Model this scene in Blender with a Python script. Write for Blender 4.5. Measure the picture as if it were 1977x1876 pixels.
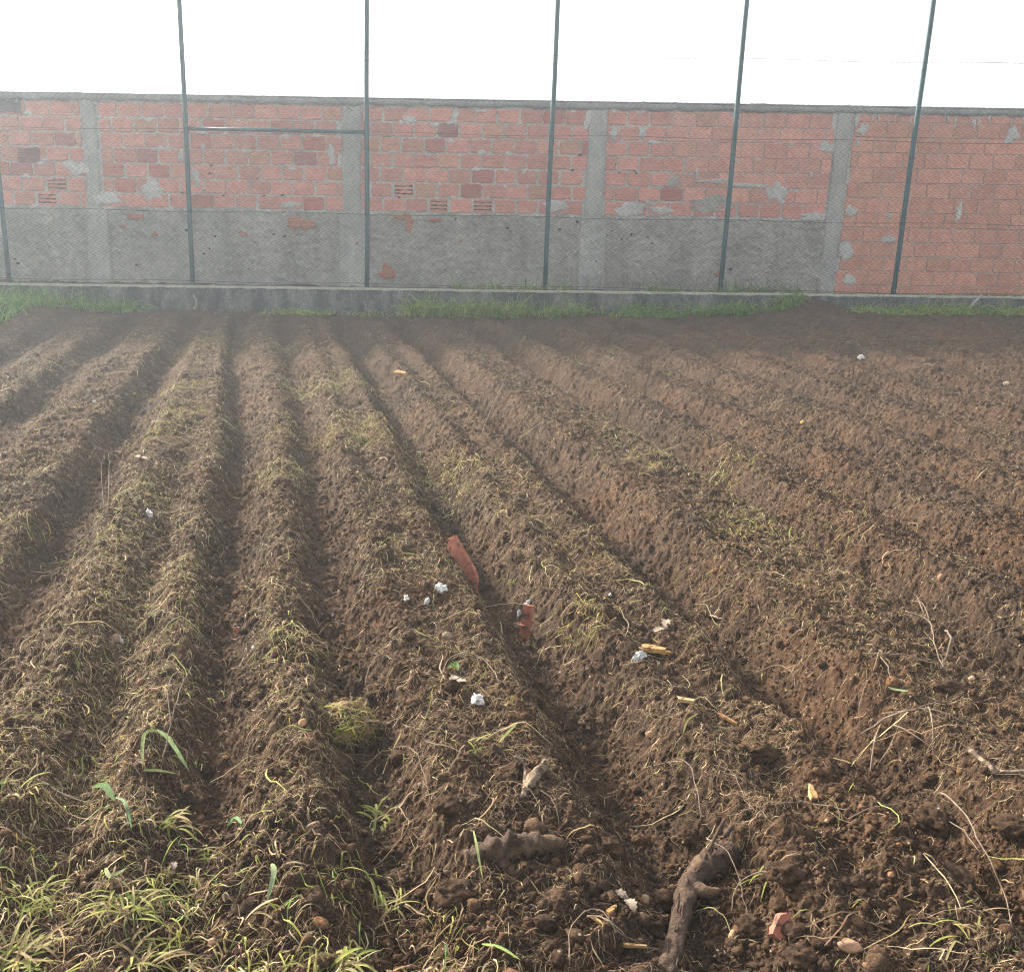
import bpy, math, random
import numpy as np
from mathutils import Vector, Matrix, Euler, noise as mnoise

S = bpy.context.scene
for o in list(bpy.data.objects):
    bpy.data.objects.remove(o)

# ------------------------------------------------------------------ camera
H = 1.45                       # eye height of the person holding the phone
TH = math.radians(15.6)        # looking down
RO = math.radians(0.97)        # slight roll
F = 1924.0                     # focal length, in pixels of a 1977 px wide view
PX, PY = 840.0, 938.0          # principal point (the photo is cropped)
fw = np.array([0, math.cos(TH), -math.sin(TH)])
u0 = np.cross(np.array([1., 0, 0]), fw)
Rv = np.array([1., 0, 0]) * math.cos(RO) + u0 * math.sin(RO)
Uv = np.cross(Rv, fw)
cd = bpy.data.cameras.new('camera')
cam = bpy.data.objects.new('camera', cd)
S.collection.objects.link(cam)
M = Matrix(((Rv[0], Uv[0], -fw[0], 0), (Rv[1], Uv[1], -fw[1], 0), (Rv[2], Uv[2], -fw[2], H), (0, 0, 0, 1)))
cam.matrix_world = M
cd.sensor_fit = 'HORIZONTAL'
cd.sensor_width = 36.0
cd.lens = 36.0 * F / 1977.0
cd.shift_x = (988.5 - PX) / 1977.0
cd.clip_start = 0.05
cd.clip_end = 2000
S.camera = cam

# ------------------------------------------------------------------ light
SUN = Vector((-4.5, 4.7, 3.0)).normalized()     # low in front, to the left, behind the wall
elev = math.asin(SUN.z)
azim = math.atan2(SUN.x, SUN.y)
W = bpy.data.worlds.new('World')
S.world = W
W.use_nodes = True
nt = W.node_tree
nt.nodes.clear()
sky = nt.nodes.new('ShaderNodeTexSky')
sky.sky_type = 'NISHITA'
sky.sun_disc = False
sky.sun_elevation = elev
sky.sun_rotation = azim
sky.dust_density = 6.0
sky.air_density = 1.0
sky.ozone_density = 1.0
bg = nt.nodes.new('ShaderNodeBackground')
bg.inputs[1].default_value = 0.15
wo = nt.nodes.new('ShaderNodeOutputWorld')
bw = nt.nodes.new('ShaderNodeRGBToBW')                     # thin white cloud: the sky is pale and nearly colourless
nt.links.new(sky.outputs[0], bw.inputs[0])
mx = nt.nodes.new('ShaderNodeMix'); mx.data_type = 'RGBA'; mx.inputs[0].default_value = 0.75
nt.links.new(sky.outputs[0], mx.inputs[6]); nt.links.new(bw.outputs[0], mx.inputs[7])
ad = nt.nodes.new('ShaderNodeMix'); ad.data_type = 'RGBA'; ad.blend_type = 'ADD'; ad.inputs[0].default_value = 1.0
nt.links.new(mx.outputs[2], ad.inputs[6]); ad.inputs[7].default_value = (1.5, 1.52, 1.56, 1)
nt.links.new(ad.outputs[2], bg.inputs[0])
nt.links.new(bg.outputs[0], wo.inputs[0])
ld = bpy.data.lights.new('sun', 'SUN')
ld.energy = 4.8
ld.angle = math.radians(4.0)
ld.color = (1.0, 0.88, 0.72)
sun = bpy.data.objects.new('sun', ld)
sun.rotation_euler = SUN.to_track_quat('Z', 'Y').to_euler()
S.collection.objects.link(sun)
S.view_settings.view_transform = 'Standard'
S.view_settings.look = 'None'
S.view_settings.exposure = 1.30
S.view_settings.gamma = 1.0
S.cycles.filter_width = 1.2
S.cycles.use_adaptive_sampling = False
S.view_settings.use_curve_mapping = False

# ------------------------------------------------------------------ helpers
C0 = np.array([0, 0, H])
def ray(px, py):
    return fw + Rv * (px - PX) / F - Uv * (py - PY) / F
def on_y(px, py, y):
    d = ray(px, py)
    return C0 + d * (y / d[1])
def on_z(px, py, z=0.0):
    d = ray(px, py)
    return C0 + d * ((z - H) / d[2])

rng = np.random.default_rng(7)
TB = rng.random((512, 512))
TB2 = rng.random((512, 512, 3))

def vnoise(x, y, ox=0.0):
    x = x + ox * 1.37 + 1000.3
    y = y + ox * 2.11 + 1000.7
    xi = np.floor(x).astype(np.int64); yi = np.floor(y).astype(np.int64)
    fx = x - xi; fy = y - yi
    fx = fx * fx * fx * (fx * (fx * 6 - 15) + 10); fy = fy * fy * fy * (fy * (fy * 6 - 15) + 10)
    a = TB[xi & 511, yi & 511]; b = TB[(xi + 1) & 511, yi & 511]
    c = TB[xi & 511, (yi + 1) & 511]; d = TB[(xi + 1) & 511, (yi + 1) & 511]
    return (a * (1 - fx) + b * fx) * (1 - fy) + (c * (1 - fx) + d * fx) * fy - 0.5

def fbm(x, y, f, n=4, g=0.55, ox=0.0):
    s = 0; a = 1.0
    for i in range(n):
        ca, sa = math.cos(0.7 * i + .3), math.sin(0.7 * i + .3)
        s = s + a * vnoise((x * ca - y * sa) * f, (x * sa + y * ca) * f, ox + 13.7 * i)
        a *= g; f *= 2.03
    return s

def lumps(x, y, cell, rmin, rmax, prob, ox=0):
    """height field of rounded crumbs lying in the soil"""
    X = x / cell + 500 + ox; Y = y / cell + 500 + ox
    xi = np.floor(X).astype(np.int64); yi = np.floor(Y).astype(np.int64)
    best = np.zeros_like(x)
    for dx in (-1, 0, 1):
        for dy in (-1, 0, 1):
            cx = xi + dx; cy = yi + dy
            t = TB2[cx & 511, cy & 511]
            ex = (X - cx - t[..., 0]) ; ey = (Y - cy - t[..., 1])
            q = TB[(cx + 77) & 511, (cy + 31) & 511]
            r = (rmin + (rmax - rmin) * t[..., 2] ** 2)
            st = 0.7 + 0.6 * q
            d2 = (ex * st) ** 2 + (ey / st) ** 2
            h = np.sqrt(np.clip(1 - d2 / (r * r), 0, None)) * r * (q < prob)
            best = np.maximum(best, h)
    return best * cell

def sstep(a, b, x):
    t = np.clip((x - a) / (b - a), 0, 1)
    return t * t * (3 - 2 * t)

# ------------------------------------------------------------------ shape of the ploughed field
AZ = math.atan((515 - 840) / F)
CA, SA = math.cos(AZ), math.sin(AZ)
def uv(x, y):
    return x * CA - y * SA, x * SA + y * CA
TROUGHS = np.array([-4.7, -3.95, -3.2, -2.46, -1.72, -0.96, -0.19, 0.225, 0.90, 1.61, 2.46, 3.05, 3.75, 4.4, 5.15, 5.9, 6.6, 7.4, 8.1, 8.9, 9.7, 10.5, 11.3])
DEPTH = np.array([.10, .11, .12, .13, .15, .16, .13, .12, .19, .22, .205, .19, .175, .155, .13, .11, .10, .08, .06, .05, .04, .04, .04])

def furrow(x, y):
    u, v = uv(x, y)
    u = u + 0.05 * vnoise(u * 0.7, v * 0.45, 3) + 0.035 * vnoise(u * 2.1, v * 1.7, 9)
    drift = np.exp(-((u + 0.30) / 0.30) ** 2)
    u = u + 0.22 * drift * sstep(5, 12, y)
    h = np.full_like(x, 0.05)
    arc = np.zeros_like(x)
    plate = np.ones_like(x)
    for i, t in enumerate(TROUGHS):
        d = np.abs(u - t)
        wdt = 0.24 + 0.02 * math.sin(i * 2.3)
        if i in (6, 7): wdt = 0.185
        if i >= 8: wdt = 0.23
        wd = np.where(u < t, wdt * .88, wdt * 1.15)      # the bank that faces right is the steeper one
        s = sstep(0.06, 1.0, (d + .030 * fbm(x, y, 4.5, 3, .6, 200 + i)) / wd)
        dep = DEPTH[i] * .80 * (1 + 0.5 * vnoise(v * 1.3, v * 0 + i * 7.7, 21))
        h = h - (1 - s) * dep
        arc = arc + np.sign(u - t) * s * DEPTH[i] * .80
        # raised rim of the bed just beside the furrow
        h = h + 0.012 * np.exp(-((d - wd) / 0.07) ** 2)
        plate = np.minimum(plate, s)
    # the second, shallow groove in the bed left of the camera
    h = h - 0.085 * np.exp(-((u + 0.50) / 0.085) ** 2) * sstep(7.5, 3.5, y)
    h = h - 0.035 * np.exp(-((u - 1.25) / 0.08) ** 2) - 0.03 * np.exp(-((u - 0.57) / 0.07) ** 2) * sstep(3.5, 6.5, y)
    fade = sstep(13.6, 12.9, y) * (0.30 + 0.70 * sstep(1.45, 2.15, y + 0.12 * x + 0.35 * vnoise(x * 1.3, y * 1.3, 5)))
    return h * fade, plate * fade, arc * fade

def ground_h(x, y, fine=True):
    h, plate, arc = furrow(x, y)
    base = 0.15 * sstep(0.5, 6.5, x) * sstep(8, 13.5, y)
    base = base + 0.19 * np.exp(-((x - 5.15) / 0.42) ** 2) * sstep(13.0, 14.05, y)      # small heap against the kerb
    base = base + 0.05 * np.exp(-((x - 2.3) / 0.5) ** 2) * sstep(12.8, 13.9, y)
    base = base + 0.10 * sstep(-4.2, -5.6, x) * sstep(10.6, 13, y)
    # the hole in front of the root clod and the pit at its right
    base = base - 0.05 * np.exp(-((x - 0.47) / 0.10) ** 2 - ((y - 2.62) / 0.13) ** 2)
    base = base - 0.045 * np.exp(-((x - 1.02) / 0.13) ** 2 - ((y - 2.80) / 0.16) ** 2)
    h = h + 0.022 * fbm(x, y, 8.0, 3, .6, 300) * sstep(9.5, 12.5, y)
    h = h + base + 0.026 * fbm(x, y, 1.1, 3) + 0.022 * fbm(x, y, 5.0, 3, 0.6, 40)
    if fine:
        x = x + arc * CA; y = y - arc * SA      # noise follows the slope instead of being stretched down it
        wa = .016 * vnoise(x * 38, y * 38, 61) + .006 * vnoise(x * 110, y * 110, 62); wb = .016 * vnoise(x * 38, y * 38, 63) + .006 * vnoise(x * 110, y * 110, 64)
        x = x + wa; y = y + wb
        a = 0.6 + 0.8 * (0.5 + vnoise(x * 2.3, y * 2.3, 70))
        h = h + lumps(x, y, 0.16, .12, .34, .36, 3) * 0.50 * a
        h = h + lumps(x, y, 0.060, .2, .46, .7, 17) * 0.66 * a
        h = h + lumps(x, y, 0.026, .25, .5, .85, 29) * 0.88
        h = h + lumps(x, y, 0.012, .3, .5, .9, 41) * 0.8 * sstep(7, 3.5, y)
        h = h + 0.013 * fbm(x, y, 26, 4, 0.7, 90)
    return h

NC, NR = 1300, 1260
Y0, Y1 = 0.85, 14.12
yy = Y0 * (Y1 / Y0) ** (np.linspace(0, 1, NR))
def halfw(y): return 1.0 + 0.62 * y
def centr(y): return 0.06 * y
ss = np.linspace(-1, 1, NC)
GX = centr(yy)[:, None] + halfw(yy)[:, None] * ss[None, :]
GY = np.repeat(yy[:, None], NC, 1)
GH = np.empty_like(GX)
for k in range(0, NR, 180):
    GH[k:k + 180] = ground_h(GX[k:k + 180], GY[k:k + 180])

def hgt(x, y):
    x = np.asarray(x, float); y = np.asarray(y, float)
    j = np.clip(np.log(np.clip(y, Y0, Y1) / Y0) / math.log(Y1 / Y0) * (NR - 1), 0, NR - 1.001)
    i = np.clip(((x - centr(y)) / halfw(y) + 1) / 2 * (NC - 1), 0, NC - 1.001)
    j0 = j.astype(int); i0 = i.astype(int); fj = j - j0; fi = i - i0
    return (GH[j0, i0] * (1 - fi) + GH[j0, i0 + 1] * fi) * (1 - fj) + (GH[j0 + 1, i0] * (1 - fi) + GH[j0 + 1, i0 + 1] * fi) * fj

def gp(px, py, dz=0.0):
    """where the sight line through a photo point meets the soil"""
    d = ray(px, py)
    t = (0.10 - H) / d[2]
    for _ in range(400):
        p = C0 + d * t
        z = float(hgt(p[0], p[1]))
        if p[2] <= z: break
        t += max(0.002, (p[2] - z) * 0.4)
    p = C0 + d * t
    return Vector((p[0], p[1], float(hgt(p[0], p[1])) + dz))
def scale_at(p):
    """metres covered by one pixel of the 1977 px view at a point"""
    return float((np.array(p) - C0) @ fw) / F

# ------------------------------------------------------------------ mesh + object helpers
def mesh_np(name, V, Q, cols=None, smooth=False, tri=False):
    m = bpy.data.meshes.new(name)
    n = 3 if tri else 4
    V = np.ascontiguousarray(V, dtype=np.float32).reshape(-1, 3); Q = np.ascontiguousarray(Q, dtype=np.int32).reshape(-1, n)
    m.vertices.add(len(V)); m.vertices.foreach_set('co', V.ravel())
    m.loops.add(Q.size); m.loops.foreach_set('vertex_index', Q.ravel())
    m.polygons.add(len(Q)); m.polygons.foreach_set('loop_start', np.arange(0, Q.size, n, dtype=np.int32))
    m.polygons.foreach_set('loop_total', np.full(len(Q), n, dtype=np.int32))
    if smooth: m.polygons.foreach_set('use_smooth', np.ones(len(Q), dtype=bool))
    if cols is not None:
        at = m.attributes.new('col', 'FLOAT_COLOR', 'POINT')
        c = np.ones((len(V), 4), dtype=np.float32); c[:, :3] = cols
        at.data.foreach_set('color', c.ravel())
    m.update(calc_edges=True)
    return m

def link(name, me, mat, parent=None, loc=None):
    o = bpy.data.objects.new(name, me)
    S.collection.objects.link(o)
    if mat is not None and me is not None: me.materials.append(mat)
    if parent is not None: o.parent = parent
    if loc is not None: o.location = loc
    return o
def tag(o, label=None, cat=None, group=None, kind=None):
    if label: o['label'] = label
    if cat: o['category'] = cat
    if group: o['group'] = group
    if kind: o['kind'] = kind
    return o
def thing(name, label, cat, loc=(0, 0, 0), group=None):
    o = bpy.data.objects.new(name, None)
    o.empty_display_size = .1
    S.collection.objects.link(o); o.location = loc
    return tag(o, label, cat, group)

class MB:
    def __init__(s): s.v = []; s.f = []; s.c = []
    def add(s, vs, fs, col=(1, 1, 1)):
        b = len(s.v); s.v += [tuple(v) for v in vs]; s.f += [tuple(b + i for i in f) for f in fs]
        s.c += [col] * len(vs)
    def box(s, a, b, col=(1, 1, 1)):
        x0, y0, z0 = a; x1, y1, z1 = b
        s.add([(x0, y0, z0), (x1, y0, z0), (x1, y1, z0), (x0, y1, z0), (x0, y0, z1), (x1, y0, z1), (x1, y1, z1), (x0, y1, z1)],
              [(0, 3, 2, 1), (4, 5, 6, 7), (0, 1, 5, 4), (1, 2, 6, 5), (2, 3, 7, 6), (3, 0, 4, 7)], col)
    def tube(s, pts, rad, n=8, col=(1, 1, 1), cap=True, rough=0.0, seed=0):
        pts = [Vector(p) for p in pts]; b = len(s.v); up = Vector((0, 0, 1)); prev = None
        for i, p in enumerate(pts):
            t = (pts[min(i + 1, len(pts) - 1)] - pts[max(i - 1, 0)]).normalized()
            if prev is None:
                a = t.cross(up)
                if a.length < .05: a = t.cross(Vector((1, 0, 0)))
                a.normalize()
            else:
                a = prev - t * prev.dot(t)
                a.normalize()
            prev = a; c = t.cross(a)
            r = rad[i] if hasattr(rad, '__len__') else rad
            for k in range(n):
                an = 2 * math.pi * k / n
                q = a * math.cos(an) + c * math.sin(an)
                rr = r
                if rough: rr = r * (1 + rough * mnoise.noise(p * (1.2 / max(r, 1e-4) * .35) + q * 1.1 + Vector((seed, seed * 2, 0))))
                s.v.append(tuple(p + q * rr)); s.c.append(col)
        for i in range(len(pts) - 1):
            for k in range(n):
                k2 = (k + 1) % n
                s.f.append((b + i * n + k, b + i * n + k2, b + (i + 1) * n + k2, b + (i + 1) * n + k))
        if cap:
            s.f.append(tuple(b + k for k in range(n))[::-1])
            e = b + (len(pts) - 1) * n
            s.f.append(tuple(e + k for k in range(n)))
    def build(s, name, mat, parent=None, smooth=False, org=(0, 0, 0)):
        m = bpy.data.meshes.new(name)
        m.from_pydata([(v[0] - org[0], v[1] - org[1], v[2] - org[2]) for v in s.v], [], s.f)
        at = m.attributes.new('col', 'FLOAT_COLOR', 'POINT')
        at.data.foreach_set('color', np.array([(c[0], c[1], c[2], 1) for c in s.c], dtype=np.float32).ravel())
        if smooth: m.polygons.foreach_set('use_smooth', [True] * len(m.polygons))
        m.update()
        o = link(name, m, mat, parent)
        if parent is None: o.location = org
        return o

# ------------------------------------------------------------------ materials
def N(nt, t, **kw):
    n = nt.nodes.new(t)
    for k, v in kw.items(): setattr(n, k, v)
    return n
def base_mat(name, rough=0.9, spec=0.2):
    m = bpy.data.materials.new(name); m.use_nodes = True
    b = m.node_tree.nodes['Principled BSDF']
    b.inputs['Roughness'].default_value = rough
    b.inputs['Specular IOR Level'].default_value = spec
    return m, m.node_tree, b
def tex(nt, scale, detail=4, rough=.6, coord='Object', vec=None, stretch=None):
    t = N(nt, 'ShaderNodeTexNoise'); t.inputs['Scale'].default_value = scale
    t.inputs['Detail'].default_value = detail; t.inputs['Roughness'].default_value = rough
    c = N(nt, 'ShaderNodeTexCoord')
    if stretch:
        mp = N(nt, 'ShaderNodeMapping'); mp.inputs['Scale'].default_value = stretch
        nt.links.new(c.outputs[coord], mp.inputs[0]); nt.links.new(mp.outputs[0], t.inputs['Vector'])
    else: nt.links.new(c.outputs[coord], t.inputs['Vector'])
    return t
def ramp(nt, src, stops):
    r = N(nt, 'ShaderNodeValToRGB'); e = r.color_ramp.elements
    while len(e) < len(stops): e.new(.5)
    for i, (p, c) in enumerate(stops):
        e[i].position = p; e[i].color = (c[0], c[1], c[2], 1) if hasattr(c, '__len__') else (c, c, c, 1)
    nt.links.new(src, r.inputs[0]); return r
def mix(nt, a, b, fac=0.5, mode='MULTIPLY'):
    m = N(nt, 'ShaderNodeMix', data_type='RGBA', blend_type=mode)
    if hasattr(fac, 'is_output'): nt.links.new(fac, m.inputs[0])
    else: m.inputs[0].default_value = fac
    for k, v in ((6, a), (7, b)):
        if hasattr(v, 'is_output'): nt.links.new(v, m.inputs[k])
        else: m.inputs[k].default_value = (v[0], v[1], v[2], 1)
    return m.outputs[2]
def bump(nt, b, h, strength=.5, dist=.01, prev=None):
    n = N(nt, 'ShaderNodeBump'); n.inputs['Strength'].default_value = strength; n.inputs['Distance'].default_value = dist
    nt.links.new(h, n.inputs['Height'])
    if prev is not None: nt.links.new(prev, n.inputs['Normal'])
    nt.links.new(n.outputs[0], b.inputs['Normal']); return n.outputs[0]

def soil_material(name, k=1.0):
    m, nt, b = base_mat(name, .95, .12)
    big = tex(nt, 1.1, 4, .6); mid = tex(nt, 14, 5, .65); fine = tex(nt, 130, 5, .7)
    c1 = ramp(nt, mid.outputs[0], [(.3, (.058 * k, .037 * k, .024 * k)), (.5, (.092 * k, .059 * k, .037 * k)), (.72, (.142 * k, .092 * k, .057 * k))])
    c2 = ramp(nt, big.outputs[0], [(.35, (.80, .82, .86)), (.65, (1.18, 1.05, .95))])
    c = mix(nt, c1.outputs[0], c2.outputs[0], 1.0)
    c3 = ramp(nt, fine.outputs[0], [(.3, .52), (.5, 1.0), (.7, 1.6)])
    c = mix(nt, c, c3.outputs[0], 1.0)
    vo = N(nt, 'ShaderNodeTexVoronoi'); vo.inputs['Scale'].default_value = 85
    co = N(nt, 'ShaderNodeTexCoord'); nt.links.new(co.outputs['Object'], vo.inputs['Vector'])
    sp = N(nt, 'ShaderNodeSeparateColor'); nt.links.new(vo.outputs['Color'], sp.inputs[0])
    pick = N(nt, 'ShaderNodeMath', operation='GREATER_THAN'); pick.inputs[1].default_value = .965; nt.links.new(sp.outputs[0], pick.inputs[0])
    near = N(nt, 'ShaderNodeMath', operation='LESS_THAN'); near.inputs[1].default_value = .30; nt.links.new(vo.outputs['Distance'], near.inputs[0])
    ml = N(nt, 'ShaderNodeMath', operation='MULTIPLY'); nt.links.new(pick.outputs[0], ml.inputs[0]); nt.links.new(near.outputs[0], ml.inputs[1])
    c = mix(nt, c, (.34, .25, .17), ml.outputs[0], 'MIX')
    nt.links.new(c, b.inputs['Base Color'])
    n1 = bump(nt, b, fine.outputs[0], 1.0, .010)
    f2 = tex(nt, 420, 3, .6)
    bump(nt, b, f2.outputs[0], .7, .003, n1)
    return m
M_soil = soil_material('soil', .82)
M_clod = soil_material('clod', .80)
M_crumb = soil_material('crumb', .82)
_nt = M_crumb.node_tree; _b = _nt.nodes['Principled BSDF']; _l = _b.inputs['Base Color'].links[0].from_socket
_g = N(_nt, 'ShaderNodeNewGeometry'); _r = ramp(_nt, _g.outputs['Random Per Island'], [(0, (.85, .85, .85)), (.6, (1.2, 1.18, 1.14)), (.93, (1.7, 1.6, 1.5)), (1, (3.2, 2.9, 2.5))])
_nt.links.new(mix(_nt, _l, _r.outputs[0], 1.0), _b.inputs['Base Color'])

def strand_material(name, transl=.35):
    m, nt, b = base_mat(name, .75, .15)
    a = N(nt, 'ShaderNodeAttribute', attribute_name='col')
    t = tex(nt, 60, 3, .6); r = ramp(nt, t.outputs[0], [(.3, .7), (.7, 1.25)])
    c = mix(nt, a.outputs[0], r.outputs[0], 1.0)
    nt.links.new(c, b.inputs['Base Color'])
    tr = N(nt, 'ShaderNodeBsdfTranslucent'); nt.links.new(c, tr.inputs[0])
    ms = N(nt, 'ShaderNodeMixShader'); ms.inputs[0].default_value = transl
    out = [n for n in nt.nodes if n.type == 'OUTPUT_MATERIAL'][0]
    nt.links.new(b.outputs[0], ms.inputs[1]); nt.links.new(tr.outputs[0], ms.inputs[2]); nt.links.new(ms.outputs[0], out.inputs[0])
    return m
M_straw = strand_material('dry_stalks', .25)
M_grass = strand_material('grass_blades', .45)

def mottled(name, lo, hi, scale=20, rough=.85, spec=.2, bs=.5, bd=.004, soil=0.0, metal=0.0, attr=False, bscale=None):
    m, nt, b = base_mat(name, rough, spec)
    t = tex(nt, scale, 5, .65)
    c = ramp(nt, t.outputs[0], [(.32, lo), (.68, hi)]).outputs[0]
    if attr:
        a = N(nt, 'ShaderNodeAttribute', attribute_name='col'); c = mix(nt, c, a.outputs[0], 1.0)
    if soil:
        t2 = tex(nt, scale * .6, 5, .7); r = ramp(nt, t2.outputs[0], [(soil, (1, 1, 1)), (soil + .05, (0, 0, 0))])
        c = mix(nt, c, (.085, .055, .038), r.outputs[0], 'MIX')
    nt.links.new(c, b.inputs['Base Color']); b.inputs['Metallic'].default_value = metal
    t3 = tex(nt, bscale or scale * 4, 5, .65); bump(nt, b, t3.outputs[0], bs, bd)
    return m

# ------------------------------------------------------------------ the ground
V = np.stack([GX, GY, GH], -1).reshape(-1, 3)
I = np.arange(NR * NC).reshape(NR, NC)
Q = np.stack([I[:-1, :-1], I[:-1, 1:], I[1:, 1:], I[1:, :-1]], -1).reshape(-1, 4)
o = link('soil', mesh_np('soil', V, Q, smooth=True), M_soil); tag(o, 'brown ploughed soil in long furrows', kind='structure')
g = MB()
xs = [-600, -60, -14, -8, 8, 14, 60, 600]; ys = [-600, -40, -2, .9, 6, 14.06, 30, 90, 600]
for i in range(len(xs) - 1):
    for j in range(len(ys) - 1):
        def zz(x, y): return -.16 if (abs(x) < 15 and -3 < y < 15) else -.10
        g.add([(xs[i], ys[j], zz(xs[i], ys[j])), (xs[i + 1], ys[j], zz(xs[i + 1], ys[j])), (xs[i + 1], ys[j + 1], zz(xs[i + 1], ys[j + 1])), (xs[i], ys[j + 1], zz(xs[i], ys[j + 1]))], [(0, 1, 2, 3)])
o = g.build('ground', M_soil); tag(o, 'brown earth around the field', kind='structure')

# strip of earth between kerb and wall
n = 220
sx = np.linspace(-11, 13, n); sy = np.linspace(14.36, 14.74, 8)
A, B = np.meshgrid(sx, sy)
Zs = 0.33 + 0.04 * fbm(A, B, 5, 4) + lumps(A, B, .06, .2, .45, .6) * .5
V = np.stack([A, B, Zs], -1).reshape(-1, 3); I = np.arange(8 * n).reshape(8, n)
Q = np.stack([I[:-1, :-1], I[:-1, 1:], I[1:, 1:], I[1:, :-1]], -1).reshape(-1, 4)
o = link('ground_strip', mesh_np('ground_strip', V, Q, smooth=True), M_soil); tag(o, 'narrow strip of earth between kerb and brick wall', kind='structure')

# ------------------------------------------------------------------ brick wall
WY = 14.70
ZT = 2.885
def wx(px, py): return on_y(px, py, WY)[0]
def wz(px, py): return on_y(px, py, WY)[2]
PIL = [-8.35, -4.895, -1.25, 2.18, 5.60, 9.05, 12.5]
PW = [.24, .19, .26, .25, .21, .24, .24]

def wall_mat(name, lo, hi, scale, bs, bd, extra=None, stain=True):
    m, nt, b = base_mat(name, .92, .12)
    t = tex(nt, scale, 6, .65); c = ramp(nt, t.outputs[0], [(.3, lo), (.7, hi)]).outputs[0]
    if stain:
        t2 = tex(nt, 2.2, 6, .7, stretch=(1, 1, .6)); r = ramp(nt, t2.outputs[0], [(.35, .72), (.62, 1.1)]); c = mix(nt, c, r.outputs[0], 1.0)
    nt.links.new(c, b.inputs['Base Color'])
    t3 = tex(nt, scale * 2.2, 6, .7, stretch=(.45, 1, 1.3)); bump(nt, b, t3.outputs[0], bs, bd)
    return m
M_mortar = wall_mat('mortar', (.48, .46, .42), (.72, .69, .65), 22, .9, .02)
M_render = wall_mat('rough_render', (.37, .345, .30), (.52, .485, .43), 13, 1.0, .035)
M_pillar = wall_mat('pillar_concrete', (.37, .355, .32), (.53, .51, .47), 30, .8, .014)
M_beam = wall_mat('beam_concrete', (.26, .25, .24), (.40, .39, .37), 24, .7, .012)
m, nt, b = base_mat('hollow_brick', .85, .15); M_brick = m
a = N(nt, 'ShaderNodeAttribute', attribute_name='col'); t = tex(nt, 9, 5, .7)
r = ramp(nt, t.outputs[0], [(.3, (.78, .76, .76)), (.7, (1.15, 1.15, 1.12))]); c = mix(nt, a.outputs[0], r.outputs[0], 1.0)
t2 = tex(nt, 34, 4, .7, stretch=(1, 1, 3)); r2 = ramp(nt, t2.outputs[0], [(.60, (0, 0, 0)), (.74, (1, 1, 1))])
c = mix(nt, c, (.44, .36, .31), r2.outputs[0], 'MIX')
nt.links.new(c, b.inputs['Base Color'])
wv = N(nt, 'ShaderNodeTexWave', wave_type='BANDS', bands_direction='Z'); wv.inputs['Scale'].default_value = 14; wv.inputs['Distortion'].default_value = .6
co = N(nt, 'ShaderNodeTexCoord'); nt.links.new(co.outputs['Object'], wv.inputs['Vector'])
n1 = bump(nt, b, wv.outputs[0], .5, .006); bump(nt, b, t2.outputs[0], .5, .006, n1)
M_hole_shade = mottled('painted_hole_shade', (.018, .012, .010), (.05, .03, .022), 40)  # near-black colour stands in for the shade inside holes

wall = thing('brick_wall', 'long unfinished wall of red hollow bricks with grey pillars and a rough grey render base', 'wall', (0, WY, 0))
def W_(mb, name, mat, smooth=False):
    return mb.build(name, mat, wall, smooth) if False else _pb(mb, name, mat, wall, smooth)
def _pb(mb, name, mat, parent, smooth=False):
    loc = parent.location
    mb.v = [(v[0] - loc[0], v[1] - loc[1], v[2] - loc[2]) for v in mb.v]
    return mb.build(name, mat, parent, smooth)

def disp_panel(x0, x1, z0, z1, y, thick, mat, name, step=.03, amp=.012, frq=9, edge=0.0, seed=0):
    """rough sheet standing in the wall plane, real relief towards the viewer"""
    nx = max(2, int((x1 - x0) / step)); nz = max(2, int((z1 - z0) / step))
    X, Z = np.meshgrid(np.linspace(x0, x1, nx), np.linspace(z0, z1, nz))
    D = amp * (fbm(X + seed * 3.1, Z, frq, 4, .6) + .6 * np.abs(fbm(X, Z + seed, frq * 2.2, 3)))
    if edge: Z = Z + edge * fbm(X, Z * 0, 7, 4, .6, seed) * (Z > z1 - step * 1.2) + edge * fbm(X, Z * 0 + 3, 7, 4, .6, seed) * (Z < z0 + step * 1.2) * (z0 > 1)
    Yf = y - D
    V = np.stack([X, Yf - WY, Z], -1).reshape(-1, 3); I = np.arange(nx * nz).reshape(nz, nx)
    Q = [np.stack([I[:-1, :-1], I[:-1, 1:], I[1:, 1:], I[1:, :-1]], -1).reshape(-1, 4)]
    Vb = V.copy().reshape(nz, nx, 3); bo = len(V); Vb[..., 1] = y + thick - WY
    V2 = np.concatenate([V, Vb.reshape(-1, 3)]); J = I + bo
    for a_, b_ in ((I[0], J[0]), (J[-1], I[-1]), ):
        Q.append(np.stack([a_[1:], a_[:-1], b_[:-1], b_[1:]], -1))
    for a_, b_ in ((I[:, 0], J[:, 0]), (J[:, -1], I[:, -1])):
        Q.append(np.stack([a_[:-1], a_[1:], b_[1:], b_[:-1]], -1))
    o = link(name, mesh_np(name, V2, np.concatenate(Q), smooth=True), mat, wall)
    return o

# mortar backing behind the bricks
mb = MB()
mb.box((-12, WY + .004, .2), (14, WY + .20, ZT - .004)); o = _pb(mb, 'mortar_core', M_mortar, wall)
# top beam
disp_panel(-12, 14, 2.80, ZT, WY - .030, .26, M_beam, 'top_beam', .025, .006, 6, .035)
mb = MB(); mb.box((-12, WY - .036, ZT - .001), (14, WY + .232, ZT + .012)); _pb(mb, 'coping', M_beam, wall)

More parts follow.
